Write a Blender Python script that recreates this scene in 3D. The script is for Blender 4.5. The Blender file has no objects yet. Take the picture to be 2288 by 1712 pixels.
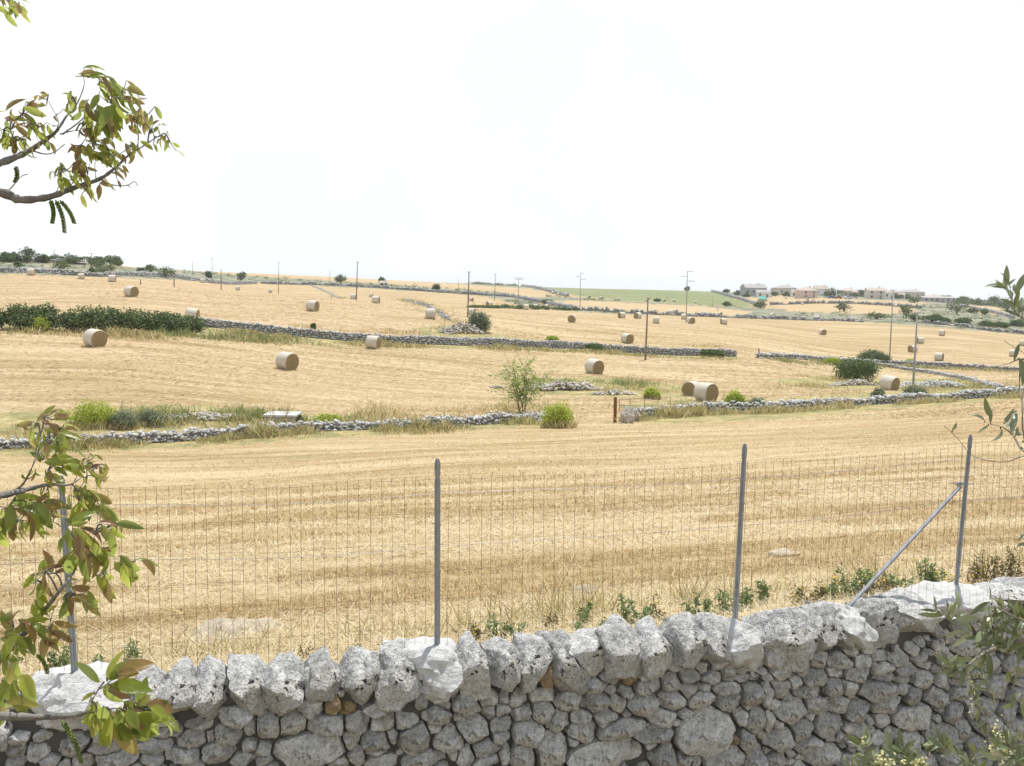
import bpy, bmesh, math, random
import numpy as np
from mathutils import Vector, noise

random.seed(7)
rng = np.random.default_rng(7)
C = bpy.context.scene.collection
R_ = math.radians

# ------------------------------------------------------------------ camera
CAMZ = 4.3
FPX, CX, CY = 34 / 36 * 2288, 1144.0, 856.0          # photograph pixels
PITCH, ROLL = R_(6.1), R_(0.83)
cp, sp, cr, sr = math.cos(PITCH), math.sin(PITCH), math.cos(ROLL), math.sin(ROLL)
FV = np.array((0, cp, -sp)); R0 = np.array((1.0, 0, 0)); U0 = np.array((0, sp, cp))
RV = cr * R0 + sr * U0
UV = cr * U0 - sr * R0
CAM = np.array((0, 0, CAMZ))

def ray(px, py):
    return FV + (px - CX) / FPX * RV + (CY - py) / FPX * UV

def P(px, py, depth):
    return CAM + ray(px, py) * depth

def project(p):
    q = p - CAM
    d = q @ FV
    d = np.where(d < 0.05, 0.05, d)
    return CX + FPX * (q @ RV) / d, CY - FPX * (q @ UV) / d, d

cam_data = bpy.data.cameras.new('camera')
cam_data.sensor_width = 36; cam_data.lens = 34
cam_data.clip_start = 0.05; cam_data.clip_end = 20000
cam = bpy.data.objects.new('camera', cam_data); C.objects.link(cam)
from mathutils import Matrix
m = Matrix.Identity(4)
for i in range(3):
    m[i][0], m[i][1], m[i][2], m[i][3] = RV[i], UV[i], -FV[i], CAM[i]
cam.matrix_world = m
bpy.context.scene.camera = cam

# ------------------------------------------------------------------ world, sun
SUN_AZ, SUN_EL = R_(22), R_(66)                       # azimuth measured from +Y towards +X
w = bpy.data.worlds.new('World'); bpy.context.scene.world = w
w.use_nodes = True
nt = w.node_tree
sky = nt.nodes.new('ShaderNodeTexSky'); sky.sky_type = 'NISHITA'; sky.sun_disc = False
sky.sun_elevation = SUN_EL; sky.sun_rotation = SUN_AZ
sky.air_density = 1.0; sky.dust_density = 0.4; sky.ozone_density = 1.0; sky.altitude = 100
bg = nt.nodes['Background']; bg.inputs[1].default_value = 0.15
# a hazy summer sky: a white veil that is thickest over the horizon
tc = nt.nodes.new('ShaderNodeTexCoord'); sx = nt.nodes.new('ShaderNodeSeparateXYZ'); nt.links.new(tc.outputs['Generated'], sx.inputs[0])
mrn = nt.nodes.new('ShaderNodeMapRange'); nt.links.new(sx.outputs['Z'], mrn.inputs[0])
mrn.inputs[1].default_value = 0.38; mrn.inputs[2].default_value = 0.95; mrn.inputs[3].default_value = 1.0; mrn.inputs[4].default_value = 0.25
mxn = nt.nodes.new('ShaderNodeMix'); mxn.data_type = 'RGBA'
nt.links.new(mrn.outputs[0], mxn.inputs[0]); nt.links.new(sky.outputs[0], mxn.inputs[6]); cn = nt.nodes.new('ShaderNodeTexNoise'); cn.inputs['Scale'].default_value = 2.2; cn.inputs['Detail'].default_value = 4; nt.links.new(tc.outputs['Generated'], cn.inputs['Vector'])
crn = nt.nodes.new('ShaderNodeValToRGB'); nt.links.new(cn.outputs['Fac'], crn.inputs[0]); crn.color_ramp.elements[0].position = 0.38; crn.color_ramp.elements[0].color = (5.75, 6.25, 6.4, 1); crn.color_ramp.elements[1].position = 0.58; crn.color_ramp.elements[1].color = (6.6, 6.7, 6.75, 1); nt.links.new(crn.outputs[0], mxn.inputs[7])
nt.links.new(mxn.outputs[2], bg.inputs[0])
sl = bpy.data.lights.new('sun', 'SUN'); sl.energy = 4.4; sl.angle = R_(0.53); sl.color = (1, 0.975, 0.93)
so = bpy.data.objects.new('sun', sl); C.objects.link(so)
sd = Vector((math.sin(SUN_AZ) * math.cos(SUN_EL), math.cos(SUN_AZ) * math.cos(SUN_EL), math.sin(SUN_EL)))
so.rotation_euler = sd.to_track_quat('Z', 'Y').to_euler()
so.location = (20, 30, 60)
vs = bpy.context.scene.view_settings
vs.view_transform = 'Standard'; vs.look = 'None'; vs.gamma = 1; vs.exposure = 0.2; vs.use_curve_mapping = False
try:
    cy_ = bpy.context.scene.cycles
    cy_.use_denoising = True; cy_.max_bounces = 6; cy_.transparent_max_bounces = 6; cy_.volume_bounces = 0
    cy_.caustics_reflective = False; cy_.caustics_refractive = False
except Exception:
    pass

# ------------------------------------------------------------------ object helpers
def tag(o, label=None, cat=None, group=None, kind=None):
    if label: o['label'] = label
    if cat: o['category'] = cat
    if group: o['group'] = group
    if kind: o['kind'] = kind
    return o

def empty(name, loc, label, cat, group=None, rz=0):
    o = bpy.data.objects.new(name, None); C.objects.link(o)
    o.location = [float(v) for v in loc]; o.rotation_euler = (0, 0, rz); o.empty_display_size = 0.2
    return tag(o, label, cat, group)

def link(name, me, mat=None, parent=None, smooth=False, loc=None):
    for mm in (mat if isinstance(mat, (list, tuple)) else [mat]):
        if mm: me.materials.append(mm)
    if smooth:
        me.polygons.foreach_set('use_smooth', np.ones(len(me.polygons), dtype=bool))
    o = bpy.data.objects.new(name, me); C.objects.link(o)
    if parent is not None: o.parent = parent
    if loc is not None: o.location = [float(v) for v in loc]
    return o

def np_mesh(name, verts, faces):
    """verts (N,3), faces (M,k) with one k."""
    verts = np.asarray(verts, dtype=np.float32); faces = np.asarray(faces, dtype=np.int32)
    me = bpy.data.meshes.new(name)
    k = faces.shape[1]; M = len(faces)
    me.vertices.add(len(verts)); me.vertices.foreach_set('co', verts.ravel())
    me.loops.add(M * k); me.loops.foreach_set('vertex_index', faces.ravel())
    me.polygons.add(M)
    me.polygons.foreach_set('loop_start', np.arange(0, M * k, k, dtype=np.int32))
    me.update(calc_edges=True); me.validate()
    return me

class MB:
    """collects boxes, tubes and free polygons into one mesh"""
    def __init__(s): s.v = []; s.f = []; s.mi = []
    def add(s, verts, faces, mi=0):
        o = len(s.v)
        s.v.extend([tuple(float(c) for c in q) for q in verts])
        s.f.extend([tuple(int(i) + o for i in q) for q in faces]); s.mi.extend([mi] * len(faces))
    def box(s, c, size, rz=0, mi=0, taper=1.0):
        cs, sn = math.cos(rz), math.sin(rz); vs_ = []
        for dz in (-1, 1):
            t = taper if dz > 0 else 1
            for dx, dy in ((-1, -1), (1, -1), (1, 1), (-1, 1)):
                x, y = dx * size[0] / 2 * t, dy * size[1] / 2 * t
                vs_.append((c[0] + x * cs - y * sn, c[1] + x * sn + y * cs, c[2] + dz * size[2] / 2))
        s.add(vs_, [(3, 2, 1, 0), (4, 5, 6, 7), (0, 1, 5, 4), (1, 2, 6, 5), (2, 3, 7, 6), (3, 0, 4, 7)], mi)
    def tube(s, pts, rad, n=8, mi=0, cap=True):
        pts = [np.array(q, float) for q in pts]
        if not hasattr(rad, '__len__'): rad = [rad] * len(pts)
        vs_ = []; ref = np.array((0.13, 0.2, 1.0)); 
        for i, q in enumerate(pts):
            t = pts[min(i + 1, len(pts) - 1)] - pts[max(i - 1, 0)]
            t = t / (np.linalg.norm(t) + 1e-9)
            r = ref if abs(t @ ref) < 0.95 else np.array((1.0, 0.1, 0))
            a = np.cross(t, r); a /= np.linalg.norm(a) + 1e-9
            b = np.cross(t, a)
            for k in range(n):
                th = 2 * math.pi * k / n
                vs_.append(q + rad[i] * (math.cos(th) * a + math.sin(th) * b))
        fs = []
        for i in range(len(pts) - 1):
            for k in range(n):
                fs.append((i * n + k, i * n + (k + 1) % n, (i + 1) * n + (k + 1) % n, (i + 1) * n + k))
        if cap:
            fs.append(tuple(range(n - 1, -1, -1))); fs.append(tuple(range((len(pts) - 1) * n, len(pts) * n)))
        s.add(vs_, fs, mi)
    def build(s, name, mat=None, parent=None, smooth=False, loc=None):
        me = bpy.data.meshes.new(name)
        off = np.array(loc if loc is not None else (0, 0, 0), float)
        me.from_pydata([tuple(np.array(q) - off) for q in s.v], [], s.f); me.update()
        mats = mat if isinstance(mat, (list, tuple)) else [mat]
        o = link(name, me, mats, parent, smooth, loc)
        if len(mats) > 1: me.polygons.foreach_set('material_index', s.mi)
        return o

def smooth_path(pts, n=6):
    """Catmull-Rom through points"""
    pts = [np.array(q, float) for q in pts]
    if len(pts) < 3: return pts
    q = [2 * pts[0] - pts[1]] + pts + [2 * pts[-1] - pts[-2]]
    out = []
    for i in range(1, len(q) - 2):
        for k in range(n):
            t = k / n
            out.append(0.5 * (2 * q[i] + (q[i + 1] - q[i - 1]) * t + (2 * q[i - 1] - 5 * q[i] + 4 * q[i + 1] - q[i + 2]) * t * t
                              + (3 * q[i] - q[i - 1] - 3 * q[i + 1] + q[i + 2]) * t ** 3))
    out.append(pts[-1])
    return out

def resample(pts, ds):
    pts = np.array(pts, float)
    L = np.concatenate([[0], np.cumsum(np.linalg.norm(np.diff(pts, axis=0), axis=1))])
    n = max(2, int(L[-1] / ds) + 1)
    s = np.linspace(0, L[-1], n)
    return np.stack([np.interp(s, L, pts[:, k]) for k in range(3)], 1), L[-1]

# ------------------------------------------------------------------ material helpers
class G:
    def __init__(s, name):
        s.mat = bpy.data.materials.new(name); s.mat.use_nodes = True
        s.t = s.mat.node_tree; s.b = s.t.nodes['Principled BSDF']; s.out = s.t.nodes['Material Output']
        s.b.inputs['Specular IOR Level'].default_value = 0.25
    def n(s, typ, ins=None, **kw):
        nd = s.t.nodes.new('ShaderNode' + typ)
        for k, v in kw.items(): setattr(nd, k, v)
        for k, v in (ins or {}).items(): s.set(nd.inputs[k], v)
        return nd
    def set(s, sock, v):
        if isinstance(v, bpy.types.NodeSocket): s.t.links.new(v, sock)
        elif isinstance(v, bpy.types.Node): s.t.links.new(v.outputs[0], sock)
        elif isinstance(v, (tuple, list)) and len(v) == 3 and sock.type == 'RGBA': sock.default_value = (*v, 1)
        else: sock.default_value = v
    def pos(s): return s.n('NewGeometry').outputs['Position']
    def obj(s): return s.n('TexCoord').outputs['Object']
    def noise(s, vec, scale, detail=3, rough=0.55, dist=0.0):
        return s.n('TexNoise', {'Vector': vec, 'Scale': scale, 'Detail': detail, 'Roughness': rough, 'Distortion': dist}).outputs['Fac']
    def vor(s, vec, scale, feature='F1', out='Distance', rand=1.0):
        return s.n('TexVoronoi', {'Vector': vec, 'Scale': scale, 'Randomness': rand}, feature=feature).outputs[out]
    def mapping(s, vec, rot=(0, 0, 0), scale=(1, 1, 1)):
        return s.n('Mapping', {'Vector': vec, 'Rotation': rot, 'Scale': scale}).outputs[0]
    def ramp(s, fac, stops, interp='LINEAR'):
        nd = s.n('ValToRGB', {'Fac': fac}); cr_ = nd.color_ramp; cr_.interpolation = interp
        while len(cr_.elements) < len(stops): cr_.elements.new(0.5)
        for e, (p_, c_) in zip(cr_.elements, stops):
            e.position = p_; e.color = (*c_, 1) if hasattr(c_, '__len__') else (c_, c_, c_, 1)
        return nd.outputs['Color']
    def mix(s, fac, a, b, mode='MIX'):
        nd = s.n('Mix', data_type='RGBA', blend_type=mode)
        s.set(nd.inputs[0], fac); s.set(nd.inputs[6], a); s.set(nd.inputs[7], b)
        return nd.outputs[2]
    def math(s, op, a, b=0.0, c=None, clamp=False):
        nd = s.n('Math', operation=op, use_clamp=clamp); s.set(nd.inputs[0], a); s.set(nd.inputs[1], b)
        if c is not None: s.set(nd.inputs[2], c)
        return nd.outputs[0]
    def mr(s, v, a, b, c=0.0, d=1.0):
        return s.n('MapRange', {0: v, 1: a, 2: b, 3: c, 4: d}).outputs[0]
    def attr(s, name): return s.n('Attribute', attribute_name=name).outputs['Fac']
    def island(s): return s.n('NewGeometry').outputs['Random Per Island']
    def objrand(s): return s.n('ObjectInfo').outputs['Random']
    def bump(s, h, strength=0.5, dist=0.02):
        s.set(s.b.inputs['Normal'], s.n('Bump', {'Height': h, 'Strength': strength, 'Distance': dist}))
    def color(s, c): s.set(s.b.inputs['Base Color'], c)
    def rough(s, r): s.set(s.b.inputs['Roughness'], r)

def leaf_mat(name, stops, transl=0.35, rough=0.55, by='island', back=None, spec=0.25):
    g = G(name)
    col = g.ramp(g.island(), stops)
    if by == 'both':
        n_ = g.noise(g.pos(), 3.0, 2)
        col = g.mix(g.mr(n_, 0.35, 0.65, 0, 0.6), col, g.ramp(n_, [(0.3, stops[0][1]), (0.7, stops[-1][1])]))
    if back is not None:
        col = g.mix(g.n('NewGeometry').outputs['Backfacing'], col, back)
    g.color(col); g.rough(rough); g.b.inputs['Specular IOR Level'].default_value = spec
    tr = g.n('BsdfTranslucent'); g.set(tr.inputs[0], g.mix(0.5, col, g.mix(1.0, col, (1.0, 1.0, 0.4), 'MULTIPLY')))
    mx = g.n('MixShader', {0: transl}); g.t.links.new(g.b.outputs[0], mx.inputs[1]); g.t.links.new(tr.outputs[0], mx.inputs[2])
    g.t.links.new(mx.outputs[0], g.out.inputs[0])
    return g.mat

def plain(name, col, rough=0.7, var=0.15, scale=3.0, metallic=0.0, bump=0.0):
    g = G(name)
    n_ = g.noise(g.obj(), scale, 4)
    a = tuple(c * (1 - var) for c in col); b = tuple(min(1, c * (1 + var)) for c in col)
    g.color(g.ramp(n_, [(0.3, a), (0.7, b)])); g.rough(rough); g.b.inputs['Metallic'].default_value = metallic
    if bump: g.bump(n_, bump, 0.02)
    return g.mat

def stone_mat(name, base, dark, light, spot=0.5, scale=1.0, warm=None):
    """weathered limestone with pits, black lichen specks and pale crust; varies from stone to stone"""
    g = G(name); v = g.obj()
    n1 = g.noise(v, 3.2 * scale, 5, 0.6); n2 = g.noise(v, 14 * scale, 5, 0.65); n3 = g.noise(v, 55 * scale, 3, 0.6)
    col = g.ramp(n2, [(0.28, dark), (0.46, base), (0.7, light)])
    tone = g.ramp(g.math('FRACT', g.math('ADD', g.objrand(), g.island())), [(0, 0.74), (0.5, 0.96), (1, 1.14)])
    col = g.mix(1.0, col, tone, 'MULTIPLY')
    if warm:
        col = g.mix(g.mr(g.noise(v, 1.7 * scale, 3), 0.52, 0.72, 0, 0.7), col, warm)
    gritty = g.ramp(n3, [(0.3, 0.62), (0.5, 1.0), (0.75, 1.15)])
    col = g.mix(0.8, col, gritty, 'MULTIPLY')
    wob_ = g.n('VectorMath', {0: g.n('TexNoise', {'Vector': v, 'Scale': 18 * scale, 'Detail': 3}).outputs['Color'], 1: (0.09, 0.09, 0.09)}, operation='MULTIPLY').outputs[0]
    vw = g.n('VectorMath', {0: v, 1: wob_}, operation='ADD').outputs[0]
    vd = g.vor(vw, 19 * scale)
    big = g.math('MULTIPLY', g.math('LESS_THAN', vd, g.mr(g.noise(v, 9 * scale, 4), 0.42, 0.66, 0.0, 0.5)), g.mr(n1, 0.48, 0.6, 0, spot))
    col = g.mix(big, col, (0.035, 0.034, 0.032))
    vd2 = g.vor(v, 70 * scale)
    pits = g.math('MULTIPLY', g.math('LESS_THAN', vd2, 0.26), g.mr(n2, 0.45, 0.6, 0, spot))
    col = g.mix(pits, col, (0.05, 0.048, 0.045))
    crust = g.mr(g.noise(v, 8 * scale, 6, 0.7, 0.6), 0.56, 0.66, 0, 0.55)
    col = g.mix(crust, col, tuple(min(0.8, c * 1.25) for c in light))
    ochre = g.mr(g.noise(v, 5 * scale, 4, 0.6), 0.60, 0.72, 0, 0.5)
    col = g.mix(ochre, col, (0.36, 0.29, 0.19))
    g.color(col); g.rough(0.92); g.b.inputs['Specular IOR Level'].default_value = 0.12
    col = col
    h = g.math('ADD', g.math('MULTIPLY', n2, 1.0), g.math('MULTIPLY', n3, 0.35))
    h = g.math('SUBTRACT', h, g.math('MULTIPLY', pits, 0.3))
    g.bump(h, 0.85, 0.03)
    return g.mat

# ------------------------------------------------------------------ terrain
# control points: photograph pixel and distance read off the known size of what stands there
CTRL = [
 # just beyond the near wall and down the near slope (x px, y px, depth)
 (0,1530,8.6),(700,1455,9.0),(1144,1400,9.3),(1700,1335,9.9),(2288,1275,11.0),
 (0,1200,19),(700,1160,20),(1144,1150,20.5),(1700,1120,21.5),(2288,1090,22.5),
 (0,1010,46),(377,987,50),(754,966,53),(1144,947,57),(1440,935,60),(1716,925,62),(2020,905,66),(2285,885,70),
 # bales and poles of the middle field
 (1577,897,76),(1545,886,82),(641,826,82),(212,775,84),(833,780,106),(1327,835,97),(1985,874,88),(1442,804,120),(1144,900,74),(0,880,62),(300,870,64),
 # middle wall and above
 (440,727,112),(760,760,112),(1144,774,124),(1642,798,128),(1401,768,142),(428,717,118),(962,714,140),(698,696,135),(293,664,138),
 (0,735,95),(0,680,130),
 (251,632,195),(182,625,220),(70,617,190),(840,678,182),(604,654,340),(531,649,330),(789,669,225),(0,612,200),
 (1278,720,183),(1389,711,215),(1466,723,205),(1544,723,212),(1617,725,216),(1093,686,245),(1175,692,245),
 (1838,749,225),(2104,750,232),(2056,767,214),(2039,787,190),(2098,806,172),(2262,797,195),(2285,773,225),(1987,809,170),(2040,866,112),(2288,830,150),
 (1716,709,290),(2050,718,300),(2288,742,300),(1290,692,262),(1500,700,280),
 (1000,653,420),(1144,661,400),(720,632,430),(400,617,330),(200,592,270),(0,586,250),
 (300,603,700),(500,611,900),(800,627,1100),(1050,636,1300),(1200,643,850),(1400,647,800),(1590,654,700),(1260,660,480),(1500,676,470),(1690,684,460),
 (1720,670,560),(1880,668,530),(2050,676,520),(2200,690,560),(2280,684,900),
 (200,640,2600),(700,650,2600),(1144,662,2600),(1700,680,2600),(2280,700,2600),
 (200,640,6500),(1144,650,6500),(2280,670,6500),
]
_cp = np.array([P(a, b, c) for a, b, c in CTRL])
_az = np.arctan2(_cp[:, 0], _cp[:, 1]); _ld = np.log(np.hypot(_cp[:, 0], _cp[:, 1]))
_K = 3.2
_c2 = np.stack([_K * _az, _ld], 1)
_zrel = _cp[:, 2] - CAMZ
# fit z / distance-scale so that far points do not dominate
_scale = lambda ld: np.exp(0.55 * (ld - 4.0))
def _phi(r2): return np.where(r2 > 1e-12, 0.5 * r2 * np.log(np.maximum(r2, 1e-12)), 0)
_n = len(_c2)
_A = np.zeros((_n + 3, _n + 3))
_d2 = ((_c2[:, None] - _c2[None]) ** 2).sum(-1)
_A[:_n, :_n] = _phi(_d2) + np.eye(_n) * 0.012
_Pm = np.concatenate([np.ones((_n, 1)), _c2], 1)
_A[:_n, _n:] = _Pm; _A[_n:, :_n] = _Pm.T
_w = np.linalg.solve(_A, np.concatenate([_zrel / _scale(_ld), np.zeros(3)]))

# line of the near wall: quadratic through the four post feet
POSTS = [(168, 1523, 6.46, 144, 1052), (977, 1451, 7.0, 979, 1016), (1643, 1381, 7.7, 1660, 984), (2136, 1317, 8.65, 2162, 965)]
_pb = np.array([P(a, b, c) for a, b, c, _, _ in POSTS])
_wc = np.polyfit(_pb[:, 0], _pb[:, 1], 2)
CREST = float(_pb[:, 2].mean())
XL, XR = -9.0, 10.0
def wall_y(x):
    xc = np.clip(x, XL, XR)
    return np.polyval(_wc, xc) + (x - xc) * np.where(x < xc, np.polyval(np.polyder(_wc), XL), np.polyval(np.polyder(_wc), XR))
def wall_pt(x, off, z):
    s = float(np.polyval(np.polyder(_wc), min(max(x, XL), XR))); L = math.hypot(1, s)
    return np.array((x + off * s / L, float(wall_y(np.array(x))) - off / L, z))

def ground_z(x, y):
    x = np.asarray(x, float); y = np.asarray(y, float)
    sh = x.shape; x = x.ravel(); y = y.ravel()
    az = np.clip(np.arctan2(x, y), -0.60, 0.60); ld = np.log(np.clip(np.hypot(x, y), 7.5, 7000))
    out = np.empty(len(x))
    for i in range(0, len(x), 40000):
        q = np.stack([_K * az[i:i + 40000], ld[i:i + 40000]], 1)
        d2 = ((q[:, None] - _c2[None]) ** 2).sum(-1)
        out[i:i + 40000] = _phi(d2) @ _w[:_n] + _w[_n] + q @ _w[_n + 1:]
    z = out * _scale(ld) + CAMZ
    t = np.clip((y - wall_y(x) + 0.12) / 0.24, 0, 1)
    z = z * t + 0.0 * (1 - t)
    return z.reshape(sh)

def gz(x, y): return float(ground_z(np.array([x]), np.array([y]))[0])

def hit(px, py, dmin=8.0, dmax=5000):
    """the point of the terrain that the photograph shows at this pixel"""
    r = ray(px, py)
    t = np.exp(np.linspace(math.log(dmin), math.log(dmax), 700))
    pts = CAM + t[:, None] * r
    g = pts[:, 2] - ground_z(pts[:, 0], pts[:, 1])
    k = np.nonzero(g < 0)[0]
    if len(k) == 0:
        q = pts[int(np.argmin(np.where(t > 90, g / t, 9)))]; return np.array((q[0], q[1], gz(q[0], q[1])))
    i = max(1, int(k[0])); a = g[i - 1] / (g[i - 1] - g[i] + 1e-12)
    q = pts[i - 1] + a * (pts[i] - pts[i - 1])
    return np.array((q[0], q[1], gz(q[0], q[1])))

def depth_of(p): return float((np.asarray(p) - CAM) @ FV)

def inside(px, py, poly):
    n_ = len(poly); r = np.zeros(px.shape, bool); j = n_ - 1
    for i in range(n_):
        xi, yi = poly[i]; xj, yj = poly[j]
        c = ((yi > py) != (yj > py)) & (px < (xj - xi) * (py - yi) / (yj - yi + 1e-12) + xi)
        r ^= c; j = i
    return r

GREEN_FIELD = [(1180,560),(1190,641),(1262,657),(1330,666),(1420,673),(1540,680),(1690,687),(1640,666),(1592,650),(1592,560)]
HILL = [(0,618),(120,622),(260,622),(560,640),(760,668),(800,672),(905,672),(960,692),(1013,722),(1010,766),(850,764),(640,746),(440,725),(400,735),(0,740)]
RIGHTFIELD = [(905,671),(1000,655),(1190,688),(1320,698),(1700,711),(1930,718),(2100,731),(2288,746),(2400,760),(2400,828),(2288,828),(2060,814),(1830,806),(1642,796),(1300,780),(1144,772),(1013,760),(1010,718)]
SCRUB = [
 [(-200,575),(-200,615),(0,612),(260,620),(572,634),(572,618),(420,606),(260,596)],
 [(572,618),(572,632),(832,645),(1000,655),(1080,662),(1190,688),(1320,699),(1700,712),(1930,719),(2100,732),(2288,747),(2500,760),(2500,700),(2288,690),(2100,676),(2000,690),(1880,697),(1720,690),(1540,680),(1420,674),(1330,667),(1260,664),(1144,655),(1000,645),(832,633)],
 [(1660,640),(1700,660),(1790,668),(1880,668),(2000,672),(2140,682),(2288,690),(2288,660),(2100,650),(1700,632)],
]
PALE = [  # stubble islands inside the scrub
 [(1320,672),(1560,684),(1690,697),(1640,706),(1500,699),(1330,695),(1200,680),(1200,672)],
 [(1730,683),(1880,679),(2040,684),(2055,699),(1930,702),(1760,696)],
 [(1722,656),(1790,664),(1900,668),(1860,676),(1730,680)],
 [(2155,680),(2240,688),(2262,705),(2200,704),(2160,696)],
 [(420,606),(700,612),(1100,640),(1190,645),(1190,652),(1000,640),(832,630),(600,616)],
 [(1100,648),(1180,654),(1235,664),(1180,664)],
 [(300,621),(560,636),(700,634),(765,664),(560,641),(420,633)],
]
WEEDY = [  # rough strips of weeds beside the walls
 [(-200,930),(150,915),(450,905),(700,925),(900,938),(1144,925),(1240,918),(1250,952),(949,968),(754,978),(572,992),(377,1002),(150,1015),(-200,1030)],
 [(1380,905),(1560,890),(1716,893),(1872,882),(2020,874),(2288,860),(2400,852),(2400,885),(2288,893),(2020,912),(1716,938),(1560,945),(1440,948)],
 [(-200,722),(200,740),(420,752),(600,760),(760,774),(900,778),(1144,782),(1400,795),(1640,806),(1640,796),(1144,770),(900,766),(640,746),(440,724),(-200,715)],
 [(1140,850),(1300,842),(1420,850),(1530,860),(1540,890),(1420,890),(1300,885),(1180,880)],
 [(1700,850),(1850,840),(1980,846),(2170,846),(2250,868),(2100,874),(1960,872),(1800,866)],
 [(930,735),(1010,722),(1060,742),(1200,760),(1400,775),(1144,768),(960,762)],
]

azs = np.concatenate([np.arange(-180, -42, 3.0), np.arange(-42, 42, 0.17), np.arange(42, 180, 3.0)]) * math.pi / 180
rs = np.concatenate([[0.4, 1, 2, 3, 4, 5], np.exp(np.linspace(math.log(5.6), math.log(150), 250)), np.exp(np.linspace(math.log(150), math.log(7000), 190))[1:]])
A_, R2 = np.meshgrid(azs, rs, indexing='ij')
X, Y = R2 * np.sin(A_), R2 * np.cos(A_)
Z = ground_z(X, Y)
# small unevenness of the fields
def wob(x, y):
    return (np.sin(x * 0.35 + 1.3 * np.sin(y * 0.11)) * np.cos(y * 0.27 + np.sin(x * 0.13)) * 0.06)
Z = Z + wob(X, Y) * np.clip((R2 - 9) / 20, 0, 1)
na, nr = X.shape
V = np.stack([X.ravel(), Y.ravel(), Z.ravel()], 1)
idx = np.arange(na * nr).reshape(na, nr)
i0 = idx; i1 = np.roll(idx, -1, axis=0)
Fq = np.stack([i0[:, :-1].ravel(), i0[:, 1:].ravel(), i1[:, 1:].ravel(), i1[:, :-1].ravel()], 1)
cap_c = len(V); V = np.concatenate([V, [[0, 0, 0]]])
gm = np_mesh('ground', V, Fq[:, ::-1] if False else Fq)
bm = bmesh.new(); bm.from_mesh(gm); bm.verts.ensure_lookup_table()
for a in range(na):
    bm.faces.new((bm.verts[cap_c], bm.verts[int(idx[(a + 1) % na, 0])], bm.verts[int(idx[a, 0])]))
bmesh.ops.recalc_face_normals(bm, faces=bm.faces[:])
bm.to_mesh(gm); bm.free()
if gm.polygons[0].normal.z < 0: gm.flip_normals()
PX, PY, PD = project(V)
front = (V @ FV - CAM @ FV) > 3
jx = PX + rng.normal(0, 1.5, len(PX)); jy = PY + rng.normal(0, 0.6, len(PX))
def amask(polys):
    m_ = np.zeros(len(V), bool)
    for p_ in polys: m_ |= inside(jx, jy, p_) & front
    return m_
a_green = amask([GREEN_FIELD]); a_pale = amask(PALE)
a_scrub = amask(SCRUB) & ~a_pale & ~a_green
a_weedy = amask(WEEDY)
a_hill = amask([HILL]); a_right = amask([RIGHTFIELD])
far_scrub = (PD > 600) & ~a_green & ~a_pale
dist = np.hypot(V[:, 0], V[:, 1])
near = (V[:, 1] > wall_y(V[:, 0])) & (dist < 75) & (PY > 925)
yard = V[:, 1] < wall_y(V[:, 0])
for nm, arr in (('green', a_green), ('scrub', a_scrub | far_scrub), ('weedy', a_weedy), ('hill', a_hill), ('rightf', a_right), ('pale', a_pale), ('near', near), ('yard', yard)):
    at = gm.attributes.new(nm, 'FLOAT', 'POINT'); at.data.foreach_set('value', arr.astype(np.float32))

g = G('stubble_ground'); v = g.pos()
def stripes(theta, sa, sc, detail=4):
    return g.noise(g.mapping(v, (0, 0, -theta), (sa, sc, 0.2)), 1.0, detail, 0.6, 0.3)
s1 = stripes(R_(15), 0.05, 0.75); s2 = stripes(R_(2), 0.035, 0.55); s3 = stripes(R_(58), 0.05, 0.65); s4 = stripes(R_(-4), 0.02, 0.32)
s1b = stripes(R_(15), 0.25, 3.2); s2b = stripes(R_(2), 0.15, 2.2); s3b = stripes(R_(58), 0.15, 2.2); s4b = stripes(R_(-4), 0.1, 1.5)
a_ = g.attr
def pick(x2, x1, x3, x4):
    r = g.n('Mix', {0: a_('near'), 2: x2, 3: x1}).outputs[0]
    r = g.n('Mix', {0: a_('hill'), 2: r, 3: x3}).outputs[0]
    return g.n('Mix', {0: a_('rightf'), 2: r, 3: x4}).outputs[0]
st = pick(s2, s1, s3, s4); stb = pick(s2b, s1b, s3b, s4b)
grain = g.noise(g.mapping(v, (0, 0, -R_(5)), (0.6, 1.5, 1)), 8, 7, 0.8); grain2 = g.noise(v, 2.2, 4, 0.6); broad = g.noise(v, 0.045, 3, 0.5)
val = g.math('ADD', g.math('MULTIPLY', st, 0.55), g.math('MULTIPLY', stb, 0.35))
val = g.math('ADD', val, g.math('MULTIPLY', grain, 0.42)); val = g.math('SUBTRACT', val, 0.07); val = g.math('ADD', val, g.math('MULTIPLY', grain2, 0.16))
straw = g.ramp(val, [(0.42, (0.175, 0.115, 0.052)), (0.54, (0.28, 0.194, 0.093)), (0.66, (0.375, 0.276, 0.146)), (0.80, (0.54, 0.435, 0.275))])
straw = g.mix(g.mr(broad, 0.4, 0.65, 0, 0.5), straw, g.mix(1.0, straw, (1.06, 1.04, 1.12), 'MULTIPLY'))
straw = g.mix(g.math('MULTIPLY', a_('hill'), 0.6), straw, g.mix(1.0, straw, (1.02, 0.97, 1.02), 'MULTIPLY'))
straw = g.mix(g.math('MULTIPLY', a_('pale'), 0.6), straw, (0.44, 0.33, 0.195))
bandm = g.mr(g.noise(g.mapping(v, (0, 0, -R_(9)), (0.03, 0.17, 0.3)), 1.0, 5, 0.65, 0.5), 0.50, 0.64, 0, 0.7)
straw = g.mix(bandm, straw, g.mix(0.55, straw, (0.53, 0.415, 0.255)))
bandd = g.mr(g.noise(g.mapping(v, (0, 0, -R_(6)), (0.025, 0.22, 0.3)), 1.3, 5, 0.65, 0.4), 0.54, 0.68, 0, 0.5)
straw = g.mix(bandd, straw, (0.22, 0.145, 0.065))
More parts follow.
